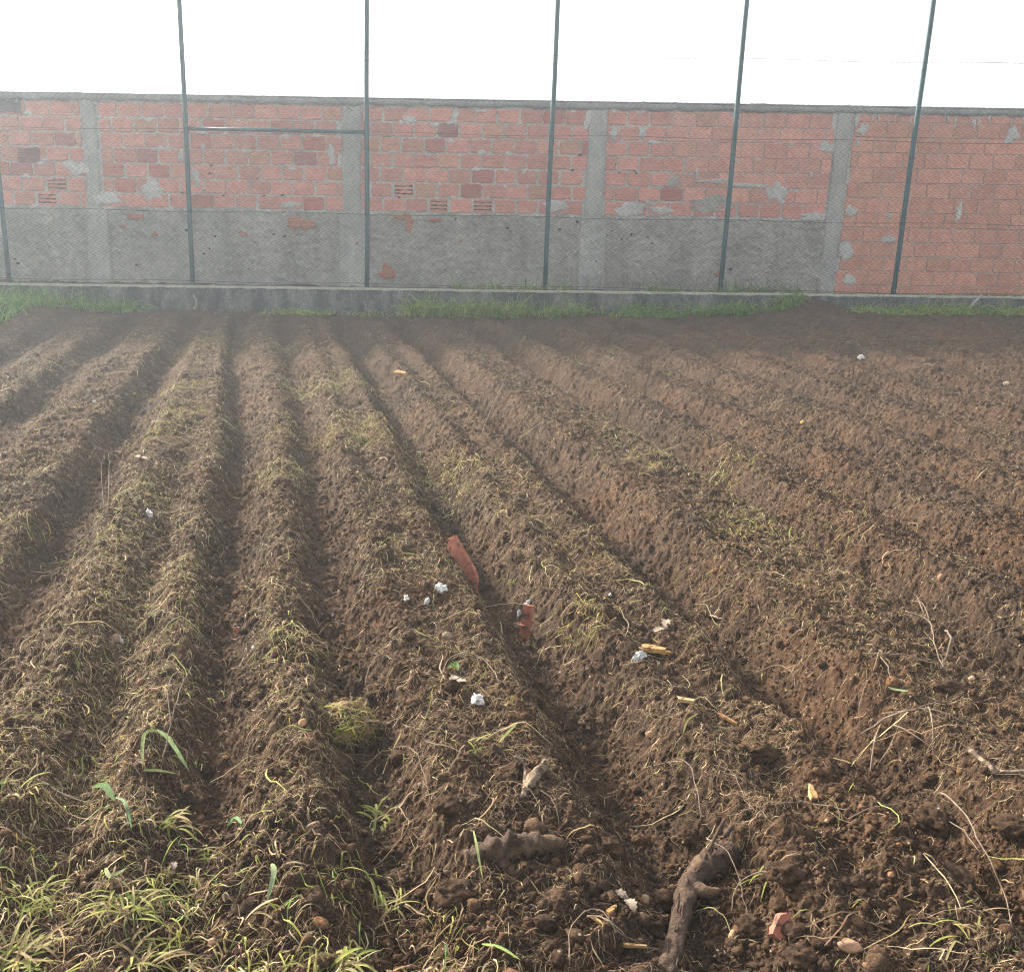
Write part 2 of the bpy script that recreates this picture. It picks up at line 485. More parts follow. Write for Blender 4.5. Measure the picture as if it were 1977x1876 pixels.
CH = 0.2015
TOPZ = 2.80
RZ = 1.375
random.seed(11)
def brick(mb, x0, x1, z0, z1, col, y=WY, proud=.010, jit=.006, rag=0.0):
    n = 5; pts = []
    def e(a, b, m):
        return [(a[0] + (b[0] - a[0]) * i / m, a[1] + (b[1] - a[1]) * i / m) for i in range(m)]
    c = [(x0, z0), (x1, z0), (x1, z1), (x0, z1)]
    pts = e(c[0], c[1], 6) + e(c[1], c[2], 4) + e(c[2], c[3], 6) + e(c[3], c[0], 4)
    out = []
    corner = [(x0, z0), (x1, z0), (x1, z1), (x0, z1)]
    for (px, pz) in pts:
        cutx = random.gauss(0, jit); cutz = random.gauss(0, jit)
        for (qx, qz) in corner:
            if abs(px - qx) + abs(pz - qz) < 1e-6:
                k = random.uniform(.1, 1) * (.010 + rag * .6)
                cutx += k * (1 if qx == x0 else -1) * .6; cutz += k * (1 if qz == z0 else -1) * .6
        out.append((px + cutx, pz + cutz))
    cx, cz = (x0 + x1) / 2, (z0 + z1) / 2
    ns = len(out)
    tilt = random.gauss(0, .002)
    vs = [(p[0], y + .01, p[1]) for p in out]
    vs += [(p[0], y - proud + .005 + tilt, p[1]) for p in out]
    vs += [(cx + (p[0] - cx) * .965, y - proud + tilt, cz + (p[1] - cz) * .95) for p in out]
    fs = []
    for i in range(ns):
        j = (i + 1) % ns
        fs += [(i, j, ns + j, ns + i), (ns + i, ns + j, 2 * ns + j, 2 * ns + i)]
    fs.append(tuple(range(2 * ns, 3 * ns)))
    mb.add(vs, fs, col)
def bcol(x, z, kind):
    r = random.random()
    if kind == 'E': base = (.68, .32, .225)
    elif kind == 'D2': base = (.70, .34, .26)
    else: base = (.66, .29, .225)
    if kind != 'E' and kind != 'D2':
        if r < .02: base = (.42, .16, .14)
        elif r < .08: base = (.50, .18, .14)
        elif r < .11: base = (.62, .31, .20)
    k = random.uniform(.86, 1.12)
    return tuple(min(1, v * k * random.uniform(.97, 1.03)) for v in base)
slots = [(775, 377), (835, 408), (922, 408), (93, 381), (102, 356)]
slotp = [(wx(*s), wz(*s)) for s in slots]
slot_shade = MB()
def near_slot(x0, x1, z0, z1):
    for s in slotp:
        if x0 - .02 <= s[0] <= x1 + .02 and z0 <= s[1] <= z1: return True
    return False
panels = [(-12, PIL[0], 'A'), (PIL[0], PIL[1], 'A'), (PIL[1], PIL[2], 'B'), (PIL[2], PIL[3], 'C'), (PIL[3], PIL[4], 'D'), (PIL[4], PIL[5], 'E'), (PIL[5], PIL[6], 'E'), (PIL[6], 14, 'E')]
for pi, (xa, xb, kind) in enumerate(panels):
    x0 = xa + (.13 if xa > -12 else 0); x1 = xb - .12
    mb = MB()
    zz = TOPZ - .012; row = 0
    bot = .30 if kind == 'E' else RZ - .02
    while zz - CH > bot - .10:
        z1 = zz; z0 = zz - CH; 
        wobble = random.gauss(0, .003)
        off = (row % 2) * .15 + random.uniform(-.04, .04)
        x = x0 - off; first = True
        if kind == 'E' and row == 0: z0 = z1 - .10
        while x < x1 - .03:
            L = .315 * random.uniform(.97, 1.03)
            thin = kind == 'E' or (kind == 'D' and x > PIL[3] + .95 and zz > 1.75)
            j = .012 if thin else random.choice([.016, .022, .028, .034])
            a = max(x, x0 + random.uniform(0, .012)); bb = min(x + L - j, x1 - random.uniform(0, .012))
            if bb - a > .05:
                jz = .010 if thin else .022
                zl, zh = max(z0 + jz / 2, bot if kind != 'E' else .25), z1 - jz / 2
                if zh - zl > .04:
                    k2 = 'D2' if (thin and kind == 'D') else kind
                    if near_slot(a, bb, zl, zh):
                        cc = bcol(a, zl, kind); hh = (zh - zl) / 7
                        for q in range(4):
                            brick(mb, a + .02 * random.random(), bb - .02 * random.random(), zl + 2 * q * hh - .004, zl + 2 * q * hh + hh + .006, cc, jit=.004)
                        slot_shade.box((a + .02, WY + .0005, zl + .01), (bb - .02, WY + .0065, zh - .01))  # dark plate behind the bars paints in the shade of deep slots
                    else:
                        brick(mb, a, bb, zl, zh, bcol(a, zl, k2), jit=.0022 if thin else .0052, rag=0 if thin else .006)
            x += L
        zz = z0; row += 1
    _pb(mb, 'brick_panel', M_brick, wall)
_pb(slot_shade, 'painted_slot_shade', M_hole_shade, wall)

# pillars
for i, (x, w) in enumerate(zip(PIL, PW)):
    zb = .2
    lo = 1.37 if i < 4 else .2
    if i < 4:
        disp_panel(x - w / 2, x + w / 2, RZ - .05, 2.80, WY - .022, .03, M_pillar, 'pillar', .03, .006, 10, 0, i)
        disp_panel(x - w / 2 - .05, x + w / 2 + .07, .2, RZ - .03, WY - .034, .04, M_pillar, 'pillar', .02, .020, 13, 0, i + 5)
    else:
        disp_panel(x - w / 2, x + w / 2, .2, 2.80, WY - .024, .03, M_pillar, 'pillar', .03, .006, 8, 0, i)
# rough render base
for i, (xa, xb) in enumerate([(-12, PIL[0]), (PIL[0], PIL[1]), (PIL[1], PIL[2]), (PIL[2], PIL[3]), (PIL[3], PIL[4] - .02)]):
    disp_panel(xa + .02, xb - .02, .2, RZ, WY - .016, .03, M_render, 'render_base', .018, .028, 16, .07, i)

def patch(mb, cx, cz, rx, rz, y, th, col=(1, 1, 1), seed=0, n=26, rag=.35):
    """irregular thin slab of mortar or brick stuck on the wall"""
    vs = []; b1 = []
    for k in range(n):
        a = 2 * math.pi * k / n
        rr = 1 + rag * 2 * mnoise.noise(Vector((math.cos(a) * 1.7 + seed, math.sin(a) * 1.7, seed * .7)))
        b1.append((cx + rx * rr * math.cos(a), cz + rz * rr * math.sin(a)))
    vs = [(p[0], y + .004, p[1]) for p in b1] + [(cx + (p[0] - cx) * .88, y - th, cz + (p[1] - cz) * .88) for p in b1]
    vs += [(cx + (p[0] - cx) * .45, y - th * 1.35, cz + (p[1] - cz) * .45) for p in b1] + [(cx, y - th * 1.3, cz)]
    fs = []
    for r in range(2):
        for k in range(n):
            j = (k + 1) % n; fs.append((r * n + k, r * n + j, (r + 1) * n + j, (r + 1) * n + k))
    for k in range(n): fs.append((2 * n + k, 2 * n + (k + 1) % n, 3 * n))
    mb.add(vs, fs, col)
mp = MB()
for i, (px, py, rx, rz) in enumerate([(295, 366, .17, .13), (150, 325, .16, .10), (205, 383, .18, .08), (1500, 372, .16, .13), (1440, 358, .30, .03), (1378, 350, .25, .025),
        (1345, 335, .02, .10), (1185, 258, .06, .09), (1240, 255, .05, .09), (1262, 275, .08, .03), (1075, 398, .16, .07), (1215, 405, .22, .09), (1278, 405, .16, .07),
        (1595, 285, .10, .08), (1655, 228, .03, .12), (1668, 250, .08, .08), (1640, 408, .08, .09), (1655, 276, .03, .06), (1630, 487, .11, .12), (1715, 418, .04, .04), (1850, 410, .05, .12),
        (1950, 262, .10, .13), (1570, 418, .22, .07), (1640, 540, .1, .08), (1712, 462, .14, .06), (790, 232, .10, .05), (930, 215, .12, .02), (880, 222, .04, .12),
        (1135, 232, .06, .16), (560, 395, .16, .04), (640, 300, .05, .14), (380, 345, .06, .10), (350, 300, .04, .1)]):
    patch(mp, wx(px, py), wz(px, py), rx, rz, WY - .006, .014, seed=i * 3.3)
for i in range(90):      # blobs of mortar squeezed out at the joints
    x = random.uniform(-8, 5.4); z = TOPZ - .012 - CH * random.randint(0, 6) + random.gauss(0, .02)
    patch(mp, x, z, random.uniform(.02, .08), random.uniform(.015, .035), WY - .004, .010, seed=i * 1.7, n=12)
for i in range(26):      # drips under the beam on the right
    x = random.uniform(5.9, 9.0); patch(mp, x, random.uniform(2.70, 2.78), random.uniform(.008, .02), random.uniform(.05, .11), WY - .006, .010, seed=i * 1.3, n=10)
_pb(mp, 'mortar_smears', M_mortar, wall)
mp = MB()
for i, (px, py, rx, rz) in enumerate([(1385, 390, .34, .08), (1300, 352, .12, .06), (1360, 405, .25, .05)]):
    patch(mp, wx(px, py), wz(px, py), rx, rz, WY - .005, .010, seed=i * 5.3, n=40)
_pb(mp, 'render_patches', M_render, wall)
mp = MB()
for i, (px, py, rx, rz) in enumerate([(568, 432, .09, .09), (594, 432, .10, .08), (470, 452, .06, .03), (300, 452, .05, .03), (790, 432, .06, .13), (775, 420, .14, .03), (747, 530, .13, .06),
        (745, 520, .06, .08), (890, 465, .03, .02), (840, 424, .10, .03), (262, 418, .12, .04), (290, 555, .05, .03), (1385, 530, .07, .03), (1480, 526, .03, .02), (690, 470, .03, .02), (238, 437, .05, .02)]):
    patch(mp, wx(px, py), wz(px, py), rx, rz, WY - .030, .010, col=(.42, .17, .10), seed=i * 2.9 + 1)
_pb(mp, 'exposed_brick_patches', M_brick, wall)
mp = MB()
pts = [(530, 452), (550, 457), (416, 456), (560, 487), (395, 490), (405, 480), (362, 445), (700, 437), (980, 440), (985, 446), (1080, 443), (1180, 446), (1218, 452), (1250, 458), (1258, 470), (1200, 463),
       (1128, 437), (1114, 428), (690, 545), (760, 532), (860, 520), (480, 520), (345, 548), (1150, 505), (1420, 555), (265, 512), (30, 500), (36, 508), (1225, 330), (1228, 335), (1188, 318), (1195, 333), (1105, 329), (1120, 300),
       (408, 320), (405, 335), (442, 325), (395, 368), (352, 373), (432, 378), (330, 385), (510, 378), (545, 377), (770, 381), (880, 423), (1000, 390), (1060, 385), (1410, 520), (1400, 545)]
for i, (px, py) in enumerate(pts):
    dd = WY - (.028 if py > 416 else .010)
    patch(mp, wx(px, py), wz(px, py), random.uniform(.010, .03), random.uniform(.010, .018), dd, .006, seed=i, n=10)  # flat dark spots: shade of small holes painted on, no recess
_pb(mp, 'painted_pit_shade', M_hole_shade, wall)
# the one brick of dark grey at the far left top, and another lower
mp = MB()
for (px, py) in [(20, 203), (56, 299)]:
    x, z = wx(px, py), wz(px, py); brick(mp, x - .155, x + .155, z - .10, z + .10, (.13, .10, .11) if py < 250 else (.24, .10, .095), y=WY - .006)
_pb(mp, 'dark_brick', M_brick, wall)

# ------------------------------------------------------------------ low concrete kerb wall
KY = 14.05
M_kerb = bpy.data.materials.new('kerb_concrete'); M_kerb.use_nodes = True; nt = M_kerb.node_tree; b = nt.nodes['Principled BSDF']; b.inputs['Roughness'].default_value = .92
t = tex(nt, 5, 6, .7, stretch=(1, 1, .35)); c = ramp(nt, t.outputs[0], [(.36, (.040, .040, .038)), (.5, (.10, .10, .088)), (.68, (.21, .20, .175))]).outputs[0]
t2 = tex(nt, 45, 5, .7, stretch=(1, 1, .5)); r = ramp(nt, t2.outputs[0], [(.35, .55), (.58, 1.1), (.68, 2.8)]); c = mix(nt, c, r.outputs[0], 1.0)
nt.links.new(c, b.inputs['Base Color']); t3 = tex(nt, 30, 6, .7); bump(nt, b, t3.outputs[0], .9, .015)
kerb = thing('kerb_wall', 'low stained concrete kerb wall under the wire fence', 'kerb', (0, KY, 0))
nx = 900; prof = [(0.0, -.2), (0.0, .15), (0.0, .30), (0.002, .352), (.012, .360), (.30, .362), (.31, .2), (.31, -.2)]
def kz(x): return 0.0035 * (x - 1) 
X = np.linspace(-11, 13, nx); rows = []
for k, (dy, z) in enumerate(prof):
    j = .006 * fbm(X, X * 0 + k * .35, 9, 4, .6)
    rows.append(np.stack([X, np.full(nx, dy) - j, z + kz(X) + (.006 * fbm(X, X * 0, 14, 3) if z > .3 else 0)], -1))
V = np.stack(rows).reshape(-1, 3); I = np.arange(len(prof) * nx).reshape(len(prof), nx)
Q = np.stack([I[:-1, :-1], I[:-1, 1:], I[1:, 1:], I[1:, :-1]], -1).reshape(-1, 4)
link('kerb_body', mesh_np('kerb_body', V, Q, smooth=False), M_kerb, kerb)
M_lip = mottled('pale_lip', (.24, .23, .17), (.52, .49, .40), 40, bs=.8, bd=.01)
X = np.linspace(-11, 13, 1400); w = .010 + .014 * np.clip(.4 + fbm(X, X * 0, 6, 4, .6, 5), 0, 2)
lip = [(-.008, .352 - w), (-.012, .356 - w * .3), (-.006, .3645), (.05, .368), (.06, .36)]
rows = [np.stack([X, dy + .006 * fbm(X, X * 0 + i, 12, 3, .6, i), (z if hasattr(z, '__len__') else np.full(1400, z)) + kz(X)], -1) for i, (dy, z) in enumerate(lip)]
V = np.stack(rows).reshape(-1, 3); I = np.arange(5 * 1400).reshape(5, 1400)
Q = np.stack([I[:-1, :-1], I[:-1, 1:], I[1:, 1:], I[1:, :-1]], -1).reshape(-1, 4)
link('mortar_lip', mesh_np('mortar_lip', V, Q), M_lip, kerb)
mp = MB()
for i in range(110):
    x = random.uniform(-7, 9); 
    if random.random() < .5: x = random.uniform(4.2, 8.5)
    r = random.uniform(.008, .022); c = Vector((x, random.uniform(-.006, .03), .366 + kz(x)))
    vs = []
    for p in range(6):
        for q in range(4):
            th = 2 * math.pi * p / 6; ph = math.pi * (q + .5) / 4
            rr = r * random.uniform(.8, 1.2); vs.append(c + Vector((math.cos(th) * math.sin(ph) * rr * 1.3, math.sin(th) * math.sin(ph) * rr, math.cos(ph) * rr * .7)))
    fs = [(p * 4 + q, ((p + 1) % 6) * 4 + q, ((p + 1) % 6) * 4 + q + 1, p * 4 + q + 1) for p in range(6) for q in range(3)]
    fs += [tuple(p * 4 for p in range(6))[::-1], tuple(p * 4 + 3 for p in range(6))]
    mp.add(vs, fs)
mp.build('mortar_crumbs', M_lip, kerb)
q0 = on_y(378, 598, KY - .012); mp = MB(); mp.tube([(q0[0] - .03, -.014, .01), (q0[0] + .01, -.016, .09), (q0[0] + .012, -.014, .16), (q0[0] - .03, -.012, .24)], [.012, .010, .007, .004], 6); mp.build('root_trace', M_lip, kerb)

# ------------------------------------------------------------------ wire fence
FY = 14.20
M_post = mottled('green_post_paint', (.008, .066, .078), (.013, .090, .10), 6, rough=.45, spec=.4, bs=.1, bd=.002)
M_wire = mottled('fence_wire', (.010, .013, .012), (.022, .026, .024), 30, rough=.6, spec=.3, bs=.1, bd=.0005)
fence = thing('wire_fence', 'tall diamond wire mesh fence on green steel posts standing on the kerb', 'fence', (0, FY, 0))
posts = [-6.02, -3.44, -1.00, 1.49, 3.95, 6.37, 8.83]
ZP = 5.2
for x in posts:
    mb = MB(); mb.tube([(x + .004 * math.sin(z * 2 + x), 0, z) for z in np.linspace(.30, ZP, 8)], .033, 14)
    p = mb.build('post', M_post, fence, True)
    mb = MB()
    for z in (.46, 1.35, 2.2, 3.3, 4.2):
        mb = MB(); mb.tube([(x, 0, z - .006), (x, 0, z + .006)], .0365, 12); mb.build('clip', M_wire, p)
mb = MB(); zr = on_y(530, 252, FY)[2]
mb.tube([(posts[1] + .03, -.0, zr + .005), (posts[2] - .03, -.0, zr - .005)], .025, 12); mb.build('rail', M_post, fence, True)
# mesh: woven zig-zag wires
dx = .039; dzs = .039
zb, ztop = .385, 5.15
cols_ = int((14.9 + 1.4) / (2 * dx)); nz_ = int((ztop - zb) / dzs)
Vs = []; Qs = []; base = 0
xl = -6.6
Zk = zb + np.arange(nz_ + 1) * dzs
for i in range(cols_ + 1):
    xc = xl + i * 2 * dx
    ph = (np.arange(nz_ + 1) + 0) % 2
    X = xc + np.where(ph == 0, -dx, dx) * 1.06
    X = X + .010 * vnoise(X * 1.2, Zk * 1.1, 4) * 2 + .004 * vnoise(X * 6, Zk * 5, 8) * 2
    Zq = Zk + .012 * vnoise(X * 1.0, Zk * .9, 14) * 2
    Yq = np.where((np.arange(nz_ + 1) + i) % 2 == 0, -.0335, -.0375) + .02 * vnoise(X * .8, Zk * .8, 33)
    P = np.stack([X, Yq, Zq], -1)
    r = .0042
    ring = np.array([[r, 0, 0], [-r * .5, r * .87, 0], [-r * .5, -r * .87, 0]])
    V = (P[:, None, :] + ring[None]).reshape(-1, 3); K = nz_ + 1
    idx = np.arange(K * 3).reshape(K, 3)
    q = np.stack([idx[:-1], np.roll(idx, -1, 1)[:-1], np.roll(idx, -1, 1)[1:], idx[1:]], -1).reshape(-1, 4)
    Vs.append(V); Qs.append(q + base); base += len(V)
link('wire_mesh', mesh_np('wire_mesh', np.concatenate(Vs), np.concatenate(Qs)), M_wire, fence)
mb = MB()
def hw(z, sag=.01, a=posts[0] - .7, b_=posts[-1]):
    xs_ = np.linspace(a, b_, 60); mb.tube([(x, -.040, z + sag * math.sin(x * 2.1 + z * 9)) for x in xs_], .003, 4, cap=False)
for z in (.405, on_y(600, 412, FY)[2], on_y(600, 258, FY)[2] + .02, on_y(520, 100, FY)[2], 4.35): hw(z)
mb.build('tension_wires', M_wire, fence)
for (p, q) in [((445, 30), (680, 215)), ((620, 30), (350, 260))]:
    a1 = on_y(*p, FY); a2 = on_y(*q, FY); a1 = a1 + (a1 - a2) * .5
    mb = MB(); mb.tube([(a1[0], -.045, a1[2]), (a2[0], -.045, a2[2])], .0034, 5); mb.build('brace_wire', M_wire, fence)

# ------------------------------------------------------------------ strands (straw, roots, grass)
def strands(P, ang, L, w, cols, K=4, curl=0.0, lift=None, sink=.002, rise=None, bend=None, flat=.5, taper=True, drape=True, seed=1):
    """P n x 2 starts (or n x 3), ang heading, L length; ribbons draped on the soil or rising from it"""
    r = np.random.default_rng(seed); n = len(P)
    t = np.linspace(0, 1, K + 1)[None, :]
    cu = r.normal(0, 1, (n, 1)) * curl; cu2 = r.normal(0, 1, (n, 1)) * curl * .7
    a = ang[:, None] + cu * (t - .5) * 2 + cu2 * np.sin(t * 6.0 + r.random((n, 1)) * 6)
    st = L[:, None] / K
    dxs = np.cos(a) * st; dys = np.sin(a) * st
    if rise is not None:      # elevation angle along the blade: starts steep and bows over
        el = rise[:, None] - bend[:, None] * t
        dzs_ = np.sin(el) * st; dxs *= np.cos(el); dys *= np.cos(el)
    X = P[:, 0:1] + np.concatenate([np.zeros((n, 1)), np.cumsum(dxs, 1)[:, :-1]], 1)
    Y = P[:, 1:2] + np.concatenate([np.zeros((n, 1)), np.cumsum(dys, 1)[:, :-1]], 1)
    if rise is not None:
        z0 = P[:, 2:3] if P.shape[1] > 2 else hgt(P[:, 0], P[:, 1])[:, None] - sink
        Z = z0 + np.concatenate([np.zeros((n, 1)), np.cumsum(dzs_, 1)[:, :-1]], 1)
        if drape: Z = np.maximum(Z, hgt(X, Y) + .001)
    else:
        hz = hgt(X, Y)
        sm = hz.mean(1, keepdims=True) * .35 + hz * .65
        Z = np.maximum(hz - sink, sm) + (lift[:, None] * np.sin(np.pi * t) if lift is not None else 0) + .001
    # side vector
    tx = np.gradient(X, axis=1); ty = np.gradient(Y, axis=1); ln = np.hypot(tx, ty) + 1e-9
    sxv = -ty / ln; syv = tx / ln
    tw = r.normal(0, flat, (n, 1))
    ww = w[:, None] * (.5 * np.ones_like(t) if not taper else .5 * np.clip(1.05 - np.abs(t - .35) ** 1.6 * 1.9, .08, 1))
    ox_ = sxv * np.cos(tw) * ww; oy_ = syv * np.cos(tw) * ww; oz_ = np.sin(tw) * ww
    A = np.stack([X - ox_, Y - oy_, Z - oz_], -1); B = np.stack([X + ox_, Y + oy_, Z + oz_], -1)
    V = np.stack([A, B], 2).reshape(-1, 3)
    I = np.arange(n * (K + 1) * 2).reshape(n, K + 1, 2)
    Q = np.stack([I[:, :-1, 0], I[:, :-1, 1], I[:, 1:, 1], I[:, 1:, 0]], -1).reshape(-1, 4)
    Cc = np.repeat(cols, (K + 1) * 2, 0)
    return V, Q, Cc
def pal(n, cs, ws, r, var=.2):
    cs = np.array(cs); i = r.choice(len(cs), n, p=np.array(ws) / sum(ws))
    return cs[i] * (1 + var * r.normal(0, 1, (n, 1))).clip(.5, 1.6) * (1 + .06 * r.normal(0, 1, (n, 3)))
def join(parts):
    Vs, Qs, Cs = [], [], []; b = 0
    for v, q, c in parts: Vs.append(v); Qs.append(q + b); Cs.append(c); b += len(v)
    return np.concatenate(Vs), np.concatenate(Qs), np.concatenate(Cs)
TAN = (.29, .205, .11); PALE = (.45, .36, .21); YG = (.29, .30, .08); BRN = (.13, .088, .052); ROOT = (.175, .122, .078); GRN = (.12, .20, .05); OCH = (.34, .26, .07)

def sample(n, y0, y1, dens, r, pw=1.0):
    out = []
    got = 0
    while got < n:
        m = n * 4
        y = y0 * (y1 / y0) ** r.random(m)
        x = (r.random(m) * 2 - 1) * (halfw(y) * .93 - .15) + centr(y)
        d = dens(x, y); k = r.random(m) < d
        out.append(np.stack([x[k], y[k]], -1)); got += k.sum()
    return np.concatenate(out)[:n]
def bed(x, y):
    u, v = uv(x, y)
    return furrow(x, y)[1]
def d_straw(x, y):
    u, v = uv(x, y); pl = bed(x, y)
    reg = .95 * sstep(-3.2, -1.6, u) * sstep(1.3, .7, u) + .50 * sstep(.7, 1.3, u) * sstep(3.4, 2.4, u) + .18 * sstep(2.4, 3.4, u)
    reg = reg * (1 - .80 * sstep(4.8, 2.6, y) * sstep(-.1, .5, u)) * sstep(13.7, 12.8, y)
    reg = (reg + .12 - .08 * sstep(2.2, 3.2, u)) * (1 - .5 * sstep(4.2, 2.6, y)) * (1 - .6 * sstep(3.6, 2.4, y) * sstep(.2, .7, x))
    pn = sstep(-.12, .28, fbm(x, y, 1.4, 3, .6, 55) + .12)
    return np.clip(reg * (.07 + .93 * pl ** 1.5) * (.18 + .82 * pn), 0, 1)
r_ = np.random.default_rng(3)
parts = []
# chopped straw on the beds
n = 48000
P = sample(n, 1.5, 13.0, d_straw, r_)
parts.append(strands(P, r_.random(n) * 6.28, r_.uniform(.012, .055, n), r_.uniform(.0014, .0032, n), pal(n, [TAN, PALE, YG, BRN, OCH], [4.5, 2.8, 1.2, 2.6, .8], r_), K=3, curl=.3, lift=r_.uniform(0, .018, n), seed=5))
# fine roots everywhere
n = 130000
P = sample(n, 1.4, 11.5, lambda x, y: .13 + .87 * bed(x, y) * sstep(-.2, .3, fbm(x, y, 3.1, 2, .6, 15) + .1), r_)
parts.append(strands(P, r_.random(n) * 6.28, r_.uniform(.012, .05, n), r_.uniform(.0009, .0019, n), pal(n, [ROOT, BRN, TAN, PALE], [4, 3, 3, .8], r_), K=3, curl=.6, lift=r_.uniform(0, .010, n), seed=6, taper=False))
# long stalks lying about
n = 1000
P = sample(n, 1.6, 12.5, lambda x, y: .15 + .85 * d_straw(x, y), r_)
parts.append(strands(P, r_.random(n) * 6.28, r_.uniform(.10, .24, n), r_.uniform(.0022, .0042, n), pal(n, [TAN, PALE, YG, BRN], [4, 3, 2, 2], r_), K=8, curl=.5, lift=r_.uniform(.004, .03, n), seed=7))
# yellow green heaps at known spots of the field
for i, (px, py, rad, cnt) in enumerate([(650, 740, .45, 700), (600, 760, .25, 260), (690, 840, .42, 700), (340, 800, .35, 420), (385, 655, .5, 380), (355, 740, .3, 300), (900, 935, .25, 240), (845, 930, .22, 200), (550, 680, .25, 160), (1270, 880, .35, 240),
        (1400, 905, .22, 140), (1190, 830, .3, 150), (1470, 790, .3, 90), (1130, 700, .45, 130), (310, 830, .2, 120), (210, 1040, .15, 120), (270, 950, .22, 160), (560, 1240, .12, 130), (540, 900, .2, 150), (1440, 1010, .2, 130), (1600, 1040, .2, 60), (40, 1010, .15, 60), (1120, 1190, .12, 80)]):
    c = gp(px, py); n = cnt
    P = np.stack([c.x + r_.normal(0, rad * .45, n), c.y + r_.normal(0, rad * .7, n)], -1); P[:, 1] = np.clip(P[:, 1], 1.3, 13.5)
    parts.append(strands(P, r_.random(n) * 6.28, r_.uniform(.03, .09, n), r_.uniform(.0018, .0036, n), pal(n, [YG, PALE, TAN, OCH], [4, 2, 3, 1], r_), K=3, curl=.3, lift=r_.uniform(0, .035, n), seed=20 + i))
V, Q, Cc = join(parts)
o = link('straw', mesh_np('straw', V, Q, Cc), M_straw); tag(o, 'chopped straw stalks and fine roots strewn over the ploughed soil', 'straw', kind='stuff')

# uprooted grass at the near left edge of the field
def d_wilt(x, y):
    return np.clip(sstep(.30, -.10, x + .55 * (y - 1.5)) * sstep(2.25, 1.95, y + .25 * vnoise(x * 3, y * 3, 4)) * (.16 + .84 * sstep(.0, .25, fbm(x, y, 4.3, 3, .6, 77))), 0, 1)
parts = []
n = 6800
P = sample(n, 1.15, 2.4, d_wilt, r_)
parts.append(strands(P, r_.random(n) * 6.28, r_.uniform(.025, .10, n), r_.uniform(.0014, .0045, n), pal(n, [YG, PALE, TAN, BRN, GRN], [4, 2.5, 4, 3, .9], r_), K=6, curl=.75, lift=r_.uniform(0, .035, n), seed=61))
n = 900
P = sample(n, 1.15, 2.3, d_wilt, r_)
parts.append(strands(P, r_.random(n) * 6.28, r_.uniform(.04, .11, n), r_.uniform(.0014, .005, n), pal(n, [YG, PALE, TAN, BRN, GRN], [3, 3, 4, 2, .4], r_), K=7, curl=.5, rise=r_.uniform(.3, 1.1, n), bend=r_.uniform(1.2, 2.6, n), seed=62))
V, Q, Cc = join(parts)
o = link('wilted_grass', mesh_np('wilted_grass', V, Q, Cc), M_straw); tag(o, 'tangled wilting grass and roots turned up at the near left corner of the field', 'grass', kind='stuff')

# ------------------------------------------------------------------ loose crumbs of soil
def ico(sub):
    import bmesh
    bm = bmesh.new(); bmesh.ops.create_icosphere(bm, subdivisions=sub, radius=1)
    v = np.array([x.co[:] for x in bm.verts]); f = np.array([[q.index for q in x.verts] for x in bm.faces]); bm.free(); return v, f
def crumbs(n, y0, y1, rmin, rmax, sub, r, dens):
    v, f = ico(sub); P = sample(n, y0, y1, dens, r)
    R_ = rmin * (rmax / rmin) ** (r.random(n) ** 1.8)
    sc = r.uniform(.7, 1.3, (n, 3)) * R_[:, None]
    jit = 1 + r.normal(0, .17 if len(v) < 50 else .09, (n, len(v), 1))
    a = r.random(n) * 6.28; ca, sa = np.cos(a)[:, None], np.sin(a)[:, None]
    q = v[None] * jit * sc[:, None, :]
    X = q[..., 0] * ca - q[..., 1] * sa + P[:, 0:1]; Y = q[..., 0] * sa + q[..., 1] * ca + P[:, 1:2]
    Z = q[..., 2] * .8 + hgt(P[:, 0], P[:, 1])[:, None] + (R_ * .35)[:, None]
    V = np.stack([X, Y, Z], -1).reshape(-1, 3); Fi = (f[None] + (np.arange(n) * len(v))[:, None, None]).reshape(-1, 3)
    return V, Fi
def d_cr(x, y): return .3 + .7 * sstep(-.15, .25, fbm(x, y, 2.2, 3, .6, 31))
r2 = np.random.default_rng(9)
v1, f1 = crumbs(85000, 1.3, 6.5, .0022, .0068, 1, r2, d_cr)
v2, f2 = crumbs(3600, 1.3, 6.5, .006, .015, 2, r2, d_cr)
v3, f3 = crumbs(42000, 4.0, 13.9, .004, .010, 1, r2, d_cr)
v4, f4 = crumbs(130, 1.25, 3.4, .014, .028, 3, r2, lambda x, y: d_cr(x, y) * sstep(-.9, .6, x))
fs_, vs_, b = [], [], 0
for v, f in ((v1, f1), (v2, f2), (v3, f3), (v4, f4)): fs_.append(f + b); vs_.append(v); b += len(v)
o = link('soil_crumbs', mesh_np('soil_crumbs', np.concatenate(vs_), np.concatenate(fs_), smooth=True, tri=True), M_crumb); tag(o, 'loose crumbs of brown soil lying on the furrows', 'soil', kind='stuff')

